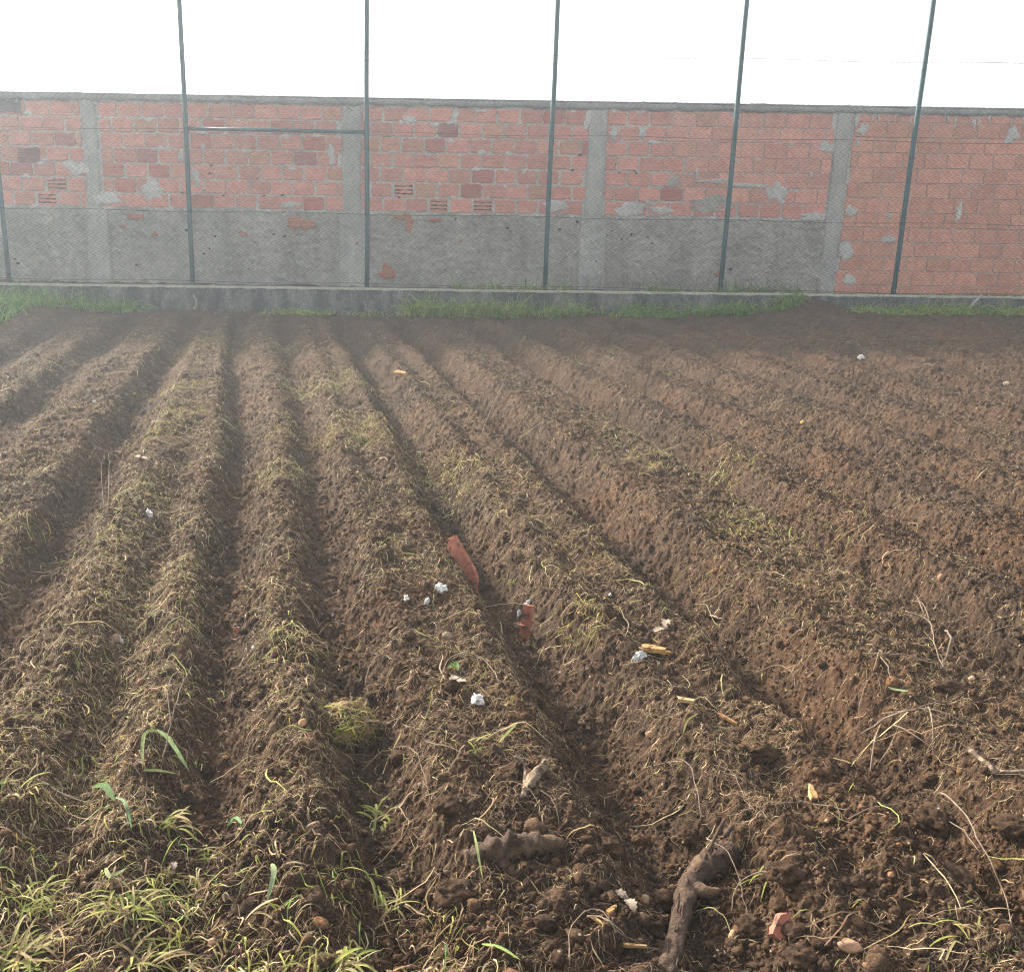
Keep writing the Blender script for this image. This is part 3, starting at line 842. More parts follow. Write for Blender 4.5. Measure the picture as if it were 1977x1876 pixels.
# ------------------------------------------------------------------ green grass along the kerb
def kerb_grass(name, label, regs, cols, ws, seed):
    r = np.random.default_rng(seed); parts = []
    for (x0, x1, y0, y1, cnt, l0, l1, up) in regs:
        n = int(cnt * 1.7); x = r.uniform(x0, x1, n); y = r.uniform(y0, y1, n)
        k = r.random(n) < .15 + .85 * sstep(-.15, .15, fbm(x, y * 2, 2.9, 3, .6, seed)); x, y = x[k], y[k]; n = len(x)
        P = np.stack([x, y], -1)
        z = np.where(y > 14.36, .33, np.where(y > KY, .362, hgt(x, np.minimum(y, 14.1))))
        P = np.concatenate([P, z[:, None] - .01], 1)
        ang = r.normal(-1.57, 1.0, n)
        parts.append(strands(P, ang, r.uniform(l0, l1, n) * r.uniform(.6, 1.6, n), r.uniform(.006, .013, n), pal(n, cols, ws, r, .22), K=5, curl=.25, rise=r.uniform(up * .8, up * 1.25, n).clip(0, 1.55), bend=r.uniform(.5, 2.9, n), seed=seed, drape=False))
    V, Q, Cc = join(parts)
    o = link(name, mesh_np(name, V, Q, Cc), M_grass); tag(o, label, 'grass', kind='stuff'); return o
G1 = (.13, .27, .05); G2 = (.22, .37, .08); G3 = (.36, .46, .10); G4 = (.46, .45, .16)
kerb_grass('grass', 'tall green grass and weeds in the far left corner by the kerb',
    [(-8.5, -4.9, 12.9, 14.0, 3800, .10, .30, 1.3), (-9, -5.2, 11.0, 13.0, 5200, .10, .30, 1.3), (-5.0, -4.2, 13.5, 14.02, 520, .10, .28, 1.2), (-4.5, -4.0, 13.6, 14.02, 120, .12, .3, .8), (-8, -4.5, 14.1, 14.35, 120, .05, .14, 1.2)], [G1, G2, G3], [5, 4, 1], 101)
kerb_grass('grass', 'yellow green grass hanging along the middle of the kerb',
    [(-.45, 1.1, 13.6, 14.04, 2300, .14, .34, 1.1), (.2, 2.0, 13.7, 14.04, 1800, .10, .28, 1.2), (.2, 2.1, 14.04, 14.2, 420, .06, .2, 1.2), (1.2, 2.3, 13.95, 14.04, 260, .1, .2, 1.0), (-2.4, -.4, 13.6, 14.0, 420, .05, .14, 1.0), (-2.1, -1.4, 13.6, 13.95, 160, .08, .2, .9)], [G1, G2, G3, G4], [2, 3, 4, 2], 102)
kerb_grass('grass', 'green grass along the kerb between the fourth and fifth post',
    [(2.5, 5.0, 13.75, 14.04, 3000, .08, .24, 1.2), (2.9, 4.2, 14.04, 14.15, 160, .06, .22, 1.3), (2.3, 3.2, 13.5, 13.85, 300, .05, .14, 1.0), (4.2, 5.2, 14.36, 14.6, 300, .06, .22, 1.3)], [G1, G2, G3], [3, 4, 2], 103)
kerb_grass('grass', 'yellowish grass at the foot of the kerb near the right edge',
    [(5.7, 9.4, 13.6, 14.0, 3400, .07, .20, 1.0), (5.5, 6.6, 13.5, 13.85, 380, .08, .20, .9), (6.5, 9.2, 13.95, 14.06, 420, .1, .24, 1.2)], [G1, G2, G3, G4], [1.5, 3, 4, 1.6], 104)
# dry weed stems behind the wire
parts = []; r = np.random.default_rng(44)
n = 420; x = np.where(r.random(n) < .55, r.normal(2.9, .8, n), r.uniform(-1.2, 7.6, n)); P = np.stack([x, r.uniform(14.38, 14.6, n), np.full(n, .33)], -1)
parts.append(strands(P, r.random(n) * 6.28, r.uniform(.12, .48, n), r.uniform(.0022, .0045, n), pal(n, [(.30, .25, .18), (.18, .14, .10), (.22, .15, .12)], [3, 2, 1], r), K=6, curl=.4, rise=r.uniform(.9, 1.5, n), bend=r.uniform(-.1, .9, n), seed=46, drape=False))
V, Q, Cc = join(parts); o = link('dry_weeds', mesh_np('dry_weeds', V, Q, Cc), M_straw); tag(o, 'thin dry weed stems growing between the kerb and the wall', 'weeds', kind='stuff')

# ------------------------------------------------------------------ single things on the field
M_foil = mottled('crumpled_foil', (.46, .44, .41), (.96, .94, .90), 160, rough=.4, spec=.6, bs=1.0, bd=.004, metal=.2, soil=.30)
M_stone = mottled('field_stone', (.20, .15, .11), (.40, .32, .24), 30, attr=True, bs=.6, bd=.003, soil=.40)
M_terra = mottled('terracotta', (.25, .09, .055), (.38, .15, .095), 26, rough=.85, bs=.6, bd=.003, soil=.405)
M_terra_clean = mottled('terracotta_clean', (.26, .095, .06), (.40, .155, .105), 45, rough=.85, bs=.8, bd=.003, soil=.42)
M_bark = mottled('bark', (.055, .034, .022), (.17, .108, .068), 26, bs=1.0, bd=.014, soil=.50)
M_wood = mottled('split_wood', (.30, .19, .09), (.58, .46, .29), 70, bs=.8, bd=.004, attr=True, soil=.40)
M_leafd = mottled('dry_leaf', (.15, .115, .085), (.30, .245, .19), 60, attr=True, soil=.42)

def lump(name, px, py, sx_, sy_, sz_, mat, label, cat, group=None, amp=.25, frq=1.6, sub=3, flat=False, seed=0, sink=.25, col=(1, 1, 1), rot=None, pw=1):
    p = gp(px, py); s = scale_at(p)
    import bmesh
    bm = bmesh.new(); bmesh.ops.create_icosphere(bm, subdivisions=sub, radius=1)
    rr = random.Random(seed)
    R0 = Euler(rot or (rr.uniform(-.3, .3), rr.uniform(-.3, .3), rr.uniform(0, 6))).to_matrix()
    for v in bm.verts:
        d = v.co.normalized(); nn = mnoise.noise(d * frq + Vector((seed * 1.7, seed, 3))) + .5 * mnoise.noise(d * frq * 2.3 + Vector((seed, 7, seed)))
        if flat: nn = nn + .55 * abs(mnoise.noise(d * frq * 3.1 + Vector((9, seed, 1)))) - .12
        q = d * (1 + amp * nn); v.co = R0 @ Vector((q.x * sx_ * s, q.y * sy_ * s, q.z * sz_ * s))
    me = bpy.data.meshes.new(name); bm.to_mesh(me); bm.free()
    at = me.attributes.new('col', 'FLOAT_COLOR', 'POINT'); at.data.foreach_set('color', np.tile(np.array([*col, 1], dtype=np.float32), len(me.vertices)))
    if not flat: me.polygons.foreach_set('use_smooth', [True] * len(me.polygons))
    o = link(name, me, mat); o.location = p + Vector((0, 0, sz_ * s * (1 - 2 * sink))); tag(o, label, cat, group); return o

FG = 'crumpled foil scraps on the soil'
for i, (px, py, a, b_, lb) in enumerate([
    (289, 997, 8, 10, 'small crumpled foil scrap among straw on the left bed'),
    (232, 1240, 7, 8, 'white foil scrap stuck beside a pale stone on the left ridge'),
    (784, 1159, 8, 6, 'white foil scrap left of the triangular foil piece'),
    (851, 1143, 11, 13, 'triangular white foil piece just below the leaning tile shard'),
    (824, 1165, 6, 8, 'thin curled foil scrap between two larger white pieces'),
    (1020, 1168, 9, 6, 'foil scrap lying on top of the upright ridged tile'),
    (1002, 1189, 5, 8, 'small foil scrap at the left edge of the upright ridged tile'),
    (1236, 1273, 12, 12, 'foil ball beside the yellow split wood'),
    (923, 1357, 13, 13, 'round foil ball with dark creases in the centre foreground'),
    (1048, 1490, 8, 6, 'bright foil fragment on the tip of the forked root'),
    (642, 1190, 3, 5, 'tiny foil speck in the furrow left of the white pieces'),
    (1663, 692, 9, 7, 'bluish foil scrap far away on the right of the field'),
    (1178, 1151, 5, 4, 'tiny foil speck on the bed right of the ridged tile'),
    (489, 1253, 4, 4, 'tiny white speck of foil in the furrow left of the grass clod'),
    (182, 777, 5, 3, 'tiny white foil chip on the far left bed')]):
    lump('foil_scrap', px, py, a * (1.0 if py > 700 else .7), a * .6, b_ * (.85 if py > 700 else .6), M_foil, lb, 'foil', FG, amp=.75, frq=1.5, sub=3, flat=True, seed=i + 3, sink=.25)
SG = 'stones lying in the soil'
for i, (px, py, a, b_, c_, col, lb) in enumerate([
    (863, 1232, 13, 11, 12, (1, .95, .85), 'round beige pebble above the foil ball'),
    (272, 1318, 11, 7, 8, (1, .75, .6), 'oval reddish pebble between the two left ridges'),
    (224, 1236, 12, 9, 11, (1.1, 1, .9), 'pale grey stone beside the foil scrap on the left ridge'),
    (1816, 1118, 9, 7, 9, (1.1, .8, .65), 'pinkish round stone on the far right bed'),
    (1550, 817, 6, 5, 6, (1.5, 1.3, .6), 'small yellow stone on the right beds'),
    (1943, 742, 7, 5, 5, (2.0, 1.9, 1.6), 'white pebble at the far right edge'),
    (1876, 1312, 8, 6, 6, (1.9, 1.7, 1.5), 'white pebble beside the twisted twigs'),
    (1640, 1832, 24, 14, 15, (1.3, 1.0, .85), 'pinkish grey stone near the lower right corner'),
    (1414, 1808, 10, 9, 13, (1.6, 1.35, 1.1), 'pale pebble between log and brick shard'),
    (1242, 1742, 14, 11, 14, (1.2, 1.05, .75), 'beige stone left of the thick log'),
    (409, 1822, 11, 9, 9, (1.5, 1.2, 1.0), 'pinkish pebble among the wilted grass'),
    (584, 1398, 12, 8, 9, (1.5, 1.1, .75), 'light brown pebble left of the grass clod'),
    (1313, 1560, 6, 5, 5, (1.8, 1.7, 1.5), 'small white pebble in front of the forked root'),
    (1720, 1690, 7, 6, 6, (1.2, .8, .6), 'small reddish pebble in the right foreground'),
    (1596, 1587, 5, 4, 5, (1.7, 1.5, 1.2), 'small pale pebble below the upright wood chip'),
    (1937, 1462, 8, 6, 7, (1.4, 1.1, .9), 'pale pebble by the right edge above the bare root'),
    (1256, 1420, 10, 8, 9, (1.3, 1.05, .75), 'tan stone on the bed right of the pit'),
    (1012, 1790, 7, 6, 6, (1.1, .7, .5), 'small orange pebble in the bottom centre')]):
    lump('stone', px, py, a * .92, b_ * .9, c_ * .85, M_stone, lb, 'stone', SG, amp=.22, frq=1.2, seed=i + 40, sink=.36, col=tuple(v * .8 for v in col))
CG = 'big clods of earth in the foreground'
for i, (px, py, a, b_, c_, lb) in enumerate([
    (1452, 1800, 38, 32, 32, 'large clod of earth left of the brick shard'),
    (1548, 1858, 48, 36, 34, 'large clod of earth below the brick shard at the bottom edge'),
    (1832, 1335, 34, 26, 22, 'clod of earth among the twisted twigs on the right'),
    (1800, 1590, 40, 44, 34, 'broad clod of earth beside the long dry stem'),
    (1655, 1715, 26, 22, 24, 'clod of earth in the lower right with a root curling by it'),
    (1520, 1690, 44, 30, 26, 'clod of earth right of the thick log'),
    (330, 1705, 22, 18, 18, 'reddish clod in the hollow of the wilted grass'),
    (1850, 1700, 40, 30, 24, 'clod of earth near the right edge below the stem'),
    (1950, 1600, 38, 30, 26, 'clod of earth at the right edge of the picture'),
    (120, 1430, 24, 20, 16, 'orange brown clod at the left side'),
    (610, 1610, 26, 20, 20, 'rounded clod below the left furrow end'),
    (870, 1560, 34, 24, 22, 'clod of earth left of the forked root'),
    (880, 1730, 46, 34, 28, 'clod of earth beside the wilted grass in the bottom centre'),
    (1330, 1620, 30, 22, 20, 'clod of earth above the thick log'),
    (1180, 1640, 30, 24, 22, 'clod of earth right of the clay covered chunk'),
    (1080, 1755, 28, 24, 24, 'clod of earth above the dry leaf'),
    (1010, 1345, 22, 18, 18, 'clod of earth right of the foil ball'),
    (1480, 1460, 18, 44, 20, 'long lump of earth on the bed above the wood chip'),
    (940, 922, 13, 10, 10, 'reddish clod on the bed in the middle of the field')]):
    lump('clod', px, py, a * .82, b_ * .82, c_ * .75, M_clod, lb, 'clod', CG, amp=.42, frq=1.9, sub=4, seed=i + 70, sink=.36)

# leaning terracotta tile shard
def slab(name, poly, th, mat, loc, R_, label, cat, curve=0.0, parent=None, res=10):
    """outline in local x/z, thickness in local y, optional bend about the long axis"""
    import bmesh
    bm = bmesh.new(); vs = [bm.verts.new((p[0], 0, p[1])) for p in poly]; f = bm.faces.new(vs)
    r = bmesh.ops.extrude_face_region(bm, geom=[f]); 
    for v in [g_ for g_ in r['geom'] if isinstance(g_, bmesh.types.BMVert)]: v.co.y += th
    bmesh.ops.triangulate(bm, faces=bm.faces[:]); bmesh.ops.subdivide_edges(bm, edges=bm.edges[:], cuts=4, use_grid_fill=True)
    for v in bm.verts:
        v.co.y += curve * v.co.x ** 2
        v.co += Vector([mnoise.noise(v.co * 55 + Vector((k * 9, 0, 0))) for k in range(3)]) * .0035
    bmesh.ops.recalc_face_normals(bm, faces=bm.faces[:])
    me = bpy.data.meshes.new(name); bm.to_mesh(me); bm.free(); at = me.attributes.new('col', 'FLOAT_COLOR', 'POINT')
    at.data.foreach_set('color', np.ones(len(me.vertices) * 4, dtype=np.float32))
    o = link(name, me, mat, parent); o.matrix_world = Matrix.Translation(loc) @ R_.to_4x4()
    if label: tag(o, label, cat)
    return o
p = gp(912, 1130); s = scale_at(p)
poly = [(-62 * s, 84 * s), (-50 * s, 90 * s), (-26 * s, 62 * s), (0, 30 * s), (7 * s, 16 * s), (8 * s, -30 * s), (-4 * s, -30 * s), (-10 * s, 4 * s), (-32 * s, 30 * s), (-54 * s, 52 * s), (-62 * s, 62 * s)]
slab('tile_shard', poly, 16 * s, M_terra, p + Vector((0, .02, -.01)), Euler((math.radians(-12), 0, math.radians(-22))).to_matrix(), 'curved terracotta tile shard leaning in the soil, left end pale', 'tile', curve=1.2)
p = gp(1011, 1236); s = scale_at(p)
t_ = thing('ridged_tile', 'upright broken terracotta tile with a raised band and soil on its face', 'tile', p)
t_.rotation_euler = (math.radians(-8), math.radians(4), math.radians(-14))
R0 = Matrix.Identity(3)
mb = MB(); w = 10 * s; h_ = 70 * s
def cv(mb, x0, x1, z0, z1, y0, th, n=8, crv=3.0):
    vs = []; 
    for k in range(n + 1):
        x = x0 + (x1 - x0) * k / n; yv = y0 + crv * x * x
        vs += [(x, yv, z0), (x, yv, z1), (x, yv + th, z1), (x, yv + th, z0)]
    fs = []
    for k in range(n):
        a_, b2 = k * 4, k * 4 + 4
        for q in range(4): fs.append((a_ + q, b2 + q, b2 + (q + 1) % 4, a_ + (q + 1) % 4))
    fs += [(0, 1, 2, 3), (n * 4 + 3, n * 4 + 2, n * 4 + 1, n * 4)]
    mb.add(vs, fs)
cv(mb, -w, w * .9, -20 * s, h_, 0, 6 * s); mb.build('tile_body', M_terra, t_)
mb = MB(); cv(mb, -w * 1.12, w * .97, 25 * s, 31 * s, -6.5 * s, 8 * s); mb.build('raised_band', M_terra_clean, t_)
mb = MB(); cv(mb, w * .58, w * 1.04, -18 * s, h_ + s, -5 * s, 7 * s); mb.build('raised_edge', M_terra_clean, t_)
# broken brick piece at lower right
p = gp(1513, 1806); s = scale_at(p) * .85
slab('brick_shard', [(-30 * s, -14 * s), (-8 * s, -28 * s), (14 * s, -14 * s), (26 * s, 8 * s), (8 * s, 34 * s), (-8 * s, 28 * s), (-20 * s, 10 * s)], 22 * s, M_terra_clean, p + Vector((0, 0, .018)), Euler((math.radians(-38), math.radians(8), .1)).to_matrix(), 'broken piece of red brick lying in the lower right', 'brick')
p = gp(1403, 603); s = scale_at(p)
slab('brick_shard', [(-7 * s, -5 * s), (7 * s, -6 * s), (8 * s, 3 * s), (2 * s, 7 * s), (-6 * s, 6 * s)], 7 * s, M_terra_clean, p + Vector((0, 0, .03)), Euler((-.3, 0, .2)).to_matrix(), 'small orange brick piece at the foot of the kerb grass', 'brick')
p = gp(458, 1225); s = scale_at(p)
slab('brick_shard', [(-7 * s, -9 * s), (7 * s, -8 * s), (6 * s, 9 * s), (-5 * s, 10 * s)], 6 * s, M_terra, p + Vector((0, 0, .01)), Euler((-.5, 0, .3)).to_matrix(), 'small brown tile crumb in the left furrow', 'brick')

# thick log / root in the foreground
def poly3(pts, dz):
    """photo points -> points on the soil, raised by dz (metres)"""
    out = []
    for i, q in enumerate(pts):
        z = dz[i] if hasattr(dz, '__len__') else dz
        out.append(gp(q[0], q[1]) + Vector((0, 0, z)))
    return out
def smooth_pts(pts, m=4):
    pts = [Vector(p) for p in pts]; out = []
    for i in range(len(pts) - 1):
        p0, p1, p2, p3 = pts[max(i - 1, 0)], pts[i], pts[i + 1], pts[min(i + 2, len(pts) - 1)]
        for k in range(m):
            t = k / m
            out.append(.5 * ((2 * p1) + (p2 - p0) * t + (2 * p0 - 5 * p1 + 4 * p2 - p3) * t * t + (3 * p1 - p0 - 3 * p2 + p3) * t ** 3))
    out.append(pts[-1]); return out
def lerp_r(r, m=4):
    out = []
    for i in range(len(r) - 1): out += [r[i] + (r[i + 1] - r[i]) * k / m for k in range(m)]
    return out + [r[-1]]
def rooted(pts):     # path over the soil without following each crumb
    P = [Vector(p) for p in pts]; z = [p.z for p in P]
    for _ in range(3): z = [(z[max(i - 1, 0)] + z[i] + z[min(i + 1, len(z) - 1)]) / 3 for i in range(len(z))]
    return [Vector((p.x, p.y, max(zz, float(hgt(p.x, p.y)) - .004))) for p, zz in zip(P, z)]
pts = [(1283, 1890), (1300, 1835), (1312, 1785), (1328, 1738), (1352, 1705), (1385, 1672), (1420, 1645)]
r = [.018, .018, .019, .022, .028, .033, .024]
P = rooted([gp(*q) for q in pts]); P = [q + Vector((0, 0, r[i] * .55)) for i, q in enumerate(P)]
log = thing('fallen_log', 'thick dark bent log lying in the soil at the bottom of the picture', 'log', P[3])
def sub(mb, name, mat, parent, smooth=True):
    l = parent.location; mb.v = [(v[0] - l[0], v[1] - l[1], v[2] - l[2]) for v in mb.v]; return mb.build(name, mat, parent, smooth)
mb = MB(); mb.tube(smooth_pts(P, 10), lerp_r(r, 10), 26, rough=.42, seed=4)
rq = random.Random(12); SP = smooth_pts(P, 10); SR = lerp_r(r, 10)
for k in range(46):      # strips of split bark and clinging soil along the log
    i0 = rq.randrange(0, len(SP) - 8); ln = rq.randrange(3, 8); an = rq.uniform(-.4, 3.5); pp = []
    for i in range(i0, i0 + ln):
        t = (SP[min(i + 1, len(SP) - 1)] - SP[max(i - 1, 0)]).normalized(); a_ = t.cross(Vector((0, 0, 1))).normalized(); c_ = t.cross(a_)
        pp.append(SP[i] + (a_ * math.cos(an) - c_ * abs(math.sin(an))) * SR[i] * rq.uniform(.93, 1.04)); an += rq.uniform(-.08, .08)
    mb.tube(pp, [rq.uniform(.0012, .0032) * math.sin(math.pi * (q + .6) / (ln + .2)) for q in range(ln)], 5, rough=.3)
sub(mb, 'trunk', M_bark, log)
a1 = gp(1362, 1735, .012); mb = MB(); mb.tube(smooth_pts([P[3] + Vector((.01, 0, 0)), a1 + Vector((.0, 0, .004)), a1 + Vector((.03, .01, 0))], 4), lerp_r([.020, .015, .008], 4), 10, rough=.4); sub(mb, 'stub', M_bark, log)
for (q0, q1, rr) in [((1345, 1715), (1396, 1602), .004), ((1395, 1650), (1412, 1618), .006)]:
    A_, B_ = gp(*q0, .05), gp(*q1, .03); mb = MB(); mb.tube(smooth_pts([A_, (A_ + B_) / 2 + Vector((.004, 0, .01)), B_], 4), [rr] * 9, 8, rough=.3); sub(mb, 'branch', M_bark, log)
M_chunk = mottled('clayey_wood', (.060, .038, .024), (.15, .098, .055), 26, bs=1.0, bd=.012, soil=.50)
pts = [(905, 1668), (940, 1650), (985, 1640), (1030, 1632), (1088, 1638)]; r = [.018, .026, .029, .025, .012]
P = rooted([gp(*q) for q in pts]); mb = MB(); mb.tube(smooth_pts([q + Vector((0, 0, r[i] * .22)) for i, q in enumerate(P)], 8), lerp_r(r, 8), 26, rough=.8, seed=9)
o = mb.build('wood_chunk', M_chunk, smooth=True, org=P[2]); tag(o, 'clay covered chunk of old wood half buried in the bottom centre', 'wood')

# forked pale root
M_root = mottled('pale_root', (.15, .105, .07), (.36, .28, .19), 60, bs=1.0, bd=.006, soil=.46)
j0 = gp(1012, 1535, .008); j1 = gp(1014, 1500, .022); j2 = gp(993, 1480, .030); j3 = gp(1034, 1508, .018); j4 = gp(1054, 1490, .022)
fr = thing('forked_root', 'pale forked root standing out of the soil left of the pit', 'root', j0)
mb = MB(); mb.tube(smooth_pts([gp(1003, 1542, .0), j0, j1, gp(1008, 1488, .028), j2]), lerp_r([.006, .007, .0045, .0045, .006]), 10, rough=.7); sub(mb, 'long_branch', M_root, fr)
mb = MB(); mb.tube(smooth_pts([j0 + Vector((.003, 0, .002)), j3, j4]), lerp_r([.008, .013, .011]), 14, rough=.9, seed=3); sub(mb, 'short_branch', M_root, fr)

# wood chips
WG = 'pale wood chips in the soil'
def chip(px, py, L, w, th, ang, tilt, label, col=(1, 1, 1), seed=0, dz=.008, up=0.0):
    p = gp(px, py); s = scale_at(p); L *= s; w *= s; th *= s; rr = random.Random(seed); vs = []
    n = 7
    for i in range(n):
        t = i / (n - 1); x = (t - .5) * L; ww = w * (.55 + .45 * math.sin(math.pi * min(1, t + .25))) * rr.uniform(.8, 1.1)
        e = (rr.uniform(-.12, .12) * L if i in (0, n - 1) else 0)
        vs += [(x + e, -ww / 2, -th / 2), (x - e, ww / 2, -th / 2 * .8), (x + e * .6, ww / 2 * .8, th / 2), (x - e * .5, -ww / 2 * .8, th / 2 * .9)]
    fs = []
    for i in range(n - 1):
        a_, b2 = i * 4, i * 4 + 4
        for q in range(4): fs.append((a_ + q, a_ + (q + 1) % 4, b2 + (q + 1) % 4, b2 + q))
    fs += [(3, 2, 1, 0), tuple((n - 1) * 4 + k for k in range(4))]
    R_ = Euler((tilt, up, ang)).to_matrix(); mb = MB(); mb.add([R_ @ Vector(v) for v in vs], fs, col)
    o = mb.build('wood_chip', M_wood); o.location = p + Vector((0, 0, dz)); tag(o, label, 'wood chip', WG); return o
chip(774, 725, 30, 13, 9, -.75, .3, 'cream wood chip on the bed in the middle distance', (.9, .75, .6), 1, .015)
chip(1262, 1258, 42, 17, 8, -.35, .2, 'broad yellow split wood piece beside the foil ball', (.95, .76, .48), 2, .012)
chip(1262, 1266, 62, 8, 6, -.25, .1, 'long thin splinter in front of the yellow split wood', (.95, .75, .5), 3, .014)
chip(1323, 1358, 30, 12, 7, -.3, .2, 'cream wood chip with frayed end on the right bed', (1.2, 1.1, .95), 4, .012)
chip(1567, 1538, 32, 16, 9, 1.5, .1, 'upright cream wood chip in the right foreground', (1.15, 1.0, .75), 5, .012, -.3)
chip(1152, 1786, 5, 36, 6, .8, .1, 'thin tan splinter near the dry leaf', (.95, .8, .55), 6, .012)
chip(1750, 607, 30, 7, 6, .1, 0, 'pale stick lying along the far right kerb grass', (.9, .8, .7), 7, .03)
chip(1404, 1395, 46, 8, 5, -1.0, .1, 'reddish brown sliver of wood on the right bed', (.5, .36, .26), 8, .012)
chip(1225, 1836, 44, 8, 6, -.08, .1, 'grey stick piece at the bottom left of the log', (.65, .55, .42), 9, .012)
chip(1180, 1765, 28, 12, 6, .75, .1, 'honey coloured wood chip left of the thick log', (.95, .75, .5), 10, .012)

# rusty pale stake leaning on the kerb at the far right
A_ = gp(1862, 612); s = scale_at(A_); B_ = Vector(on_y(1892, 574, KY - .02)); B_.z = max(B_.z, .36)
M_stake = mottled('grey_stake', (.30, .29, .27), (.48, .46, .43), 20, bs=.4, bd=.003)
mb = MB(); mb.tube(smooth_pts([A_ + Vector((-.01, 0, -.03)), (A_ + B_) / 2 + Vector((0, 0, .01)), B_ + Vector((.02, 0, .03))], 3), .018, 10, rough=.2)
o = mb.build('stake', M_stake, smooth=True, org=A_); tag(o, 'grey stake leaning against the kerb beside the leafy plant', 'stake')

# dandelion like plant at the far right
def leaf(mb, base, ang, L, w, col, rise=.9, bend=1.3, K=7, seed=0, lobed=.3):
    rr = random.Random(seed); p = Vector(base); el = rise; pts = []
    for k in range(K + 1):
        pts.append(Vector(p)); p = p + Vector((math.cos(ang) * math.cos(el), math.sin(ang) * math.cos(el), math.sin(el))) * (L / K); el -= bend / K
    sd = Vector((-math.sin(ang), math.cos(ang), 0)); vs = []
    for k, q in enumerate(pts):
        t = k / K; ww = w * (.18 + .82 * math.sin(math.pi * min(1, t * .86 + .10)) ** .8) * (1 - lobed * (k % 2)) * .5
        if k == K: ww = w * .03
        vs += [q - sd * ww + Vector((0, 0, ww * .35)), q, q + sd * ww + Vector((0, 0, ww * .35))]
    fs = []
    for k in range(K):
        a_ = k * 3; fs += [(a_, a_ + 1, a_ + 4, a_ + 3), (a_ + 1, a_ + 2, a_ + 5, a_ + 4)]
    mb.add(vs, fs, col)
def plant(name, px, py, cnt, L, w, label, cat, cols, seed, lobed=.3, rise=(.4, 1.2), group=None, spread=.03):
    p = gp(px, py, -.005); rr = random.Random(seed); mb = MB()
    for k in range(cnt):
        a = rr.uniform(0, 6.28); c = rr.choice(cols); kk = rr.uniform(.8, 1.25)
        leaf(mb, p + Vector((rr.gauss(0, spread), rr.gauss(0, spread), 0)), a, L * rr.uniform(.6, 1.1), w * rr.uniform(.7, 1.2), tuple(v * kk for v in c), rr.uniform(*rise), rr.uniform(.8, 2.4), seed=seed * 50 + k, lobed=lobed)
    o = mb.build(name, M_grass, smooth=True, org=p); tag(o, label, cat, group); return o
plant('leafy_plant', 1925, 600, 60, .42, .075, 'clump of long light green leaves at the far right by the kerb', 'plant', [(.17, .29, .09), (.22, .34, .12), (.11, .2, .06)], 5, .25, (.3, 1.3), None, .14)
plant('leafy_plant', 70, 585, 50, .28, .07, 'broad leaved weed in the far left corner grass', 'plant', [(.09, .19, .05), (.07, .15, .04), (.13, .23, .06)], 6, .1, (.5, 1.4), None, .05)
plant('leafy_plant', 1045, 592, 46, .20, .06, 'bushy green weed at the kerb by the fourth post', 'plant', [(.12, .23, .05), (.17, .27, .08)], 7, .2, (.3, 1.3), None, .05)
TG = 'uprooted grass tufts in the near left corner'
YGs = [(.30, .32, .08), (.38, .37, .13), (.21, .25, .06), (.40, .35, .17), (.30, .22, .12)]
for i, (px, py, c, L, w, lb) in enumerate([
    (240, 1750, 60, .15, .0048, 'large yellow green tuft of grass left of centre at the bottom'), (25, 1850, 80, .17, .006, 'bright green tuft of grass in the bottom left corner'), (60, 1740, 60, .14, .0042, 'yellowish tuft of grass at the left edge above the corner tuft'),
    (312, 1590, 26, .09, .007, 'small pale green tuft with thick blades beside the broad leaf weed'), (760, 1735, 70, .14, .0045, 'yellow green tuft of grass right of the grass root mat'), (750, 1580, 26, .09, .007, 'small yellow tuft between furrow ends'),
    (255, 1850, 50, .14, .0055, 'green tuft of grass at the bottom edge under the large tuft'), (655, 1860, 24, .09, .008, 'fresh green clover tuft at the bottom edge'), (900, 1450, 22, .10, .005, 'loose yellow tuft left of the green straw blade'),
    (1470, 1690, 20, .09, .003, 'yellow root tuft right of the thick log'), (1880, 1790, 22, .13, .0045, 'yellow tuft of stalks near the lower right corner'), (20, 1530, 16, .10, .006, 'small tuft of pale blades at the left edge'),
    (420, 1640, 20, .09, .006, 'small yellow green tuft above the grass root mat'), (690, 840, 40, .16, .005, 'pale upright straw tuft on the bed in the middle distance'), (1400, 915, 18, .16, .006, 'pale tuft of stalks on the right bed'), (990, 1118, 14, .07, .005, 'little yellow green tuft in the furrow above the ridged tile')]):
    plant('grass_tuft', px, py, int(c * 1.1), L * (.68 if L > .12 else .9), w, lb, 'grass tuft', YGs if py > 1000 else [(.36, .36, .14), (.44, .40, .2)], 200 + i, 0, (.1, .95), TG if px < 800 and py > 1500 else None, .03 if L > .12 and py > 1500 else .02)
BG = 'single green blades and leaves on the soil'
def blade(pts, w, col, label, dz, name='grass_stalk', cat='grass stalk', g=BG):
    P = smooth_pts(poly3(pts, dz), 3); s = scale_at(P[0]); mb = MB(); vs = []; n = len(P)
    for i, q in enumerate(P):
        t = (P[min(i + 1, n - 1)] - P[max(i - 1, 0)]); sd = t.cross(Vector((0, -.4, 1))).normalized(); ww = w * s * .33 * (1 - abs(2 * i / (n - 1) - .9) ** 2.5 * .75)
        vs += [q - sd * ww, q + Vector((0, 0, -ww * .3)), q + sd * ww]
    fs = []
    for i in range(n - 1): a_ = i * 3; fs += [(a_, a_ + 1, a_ + 4, a_ + 3), (a_ + 1, a_ + 2, a_ + 5, a_ + 4)]
    mb.add(vs, fs, col); o = mb.build(name, M_grass, smooth=True, org=P[0]); tag(o, label, cat, g); return o
PG = (.32, .38, .15)
blade([(310, 1443), (280, 1450), (276, 1492)], 12, PG, 'folded pale green blade with its crease up on the left', [.05, .05, .01])
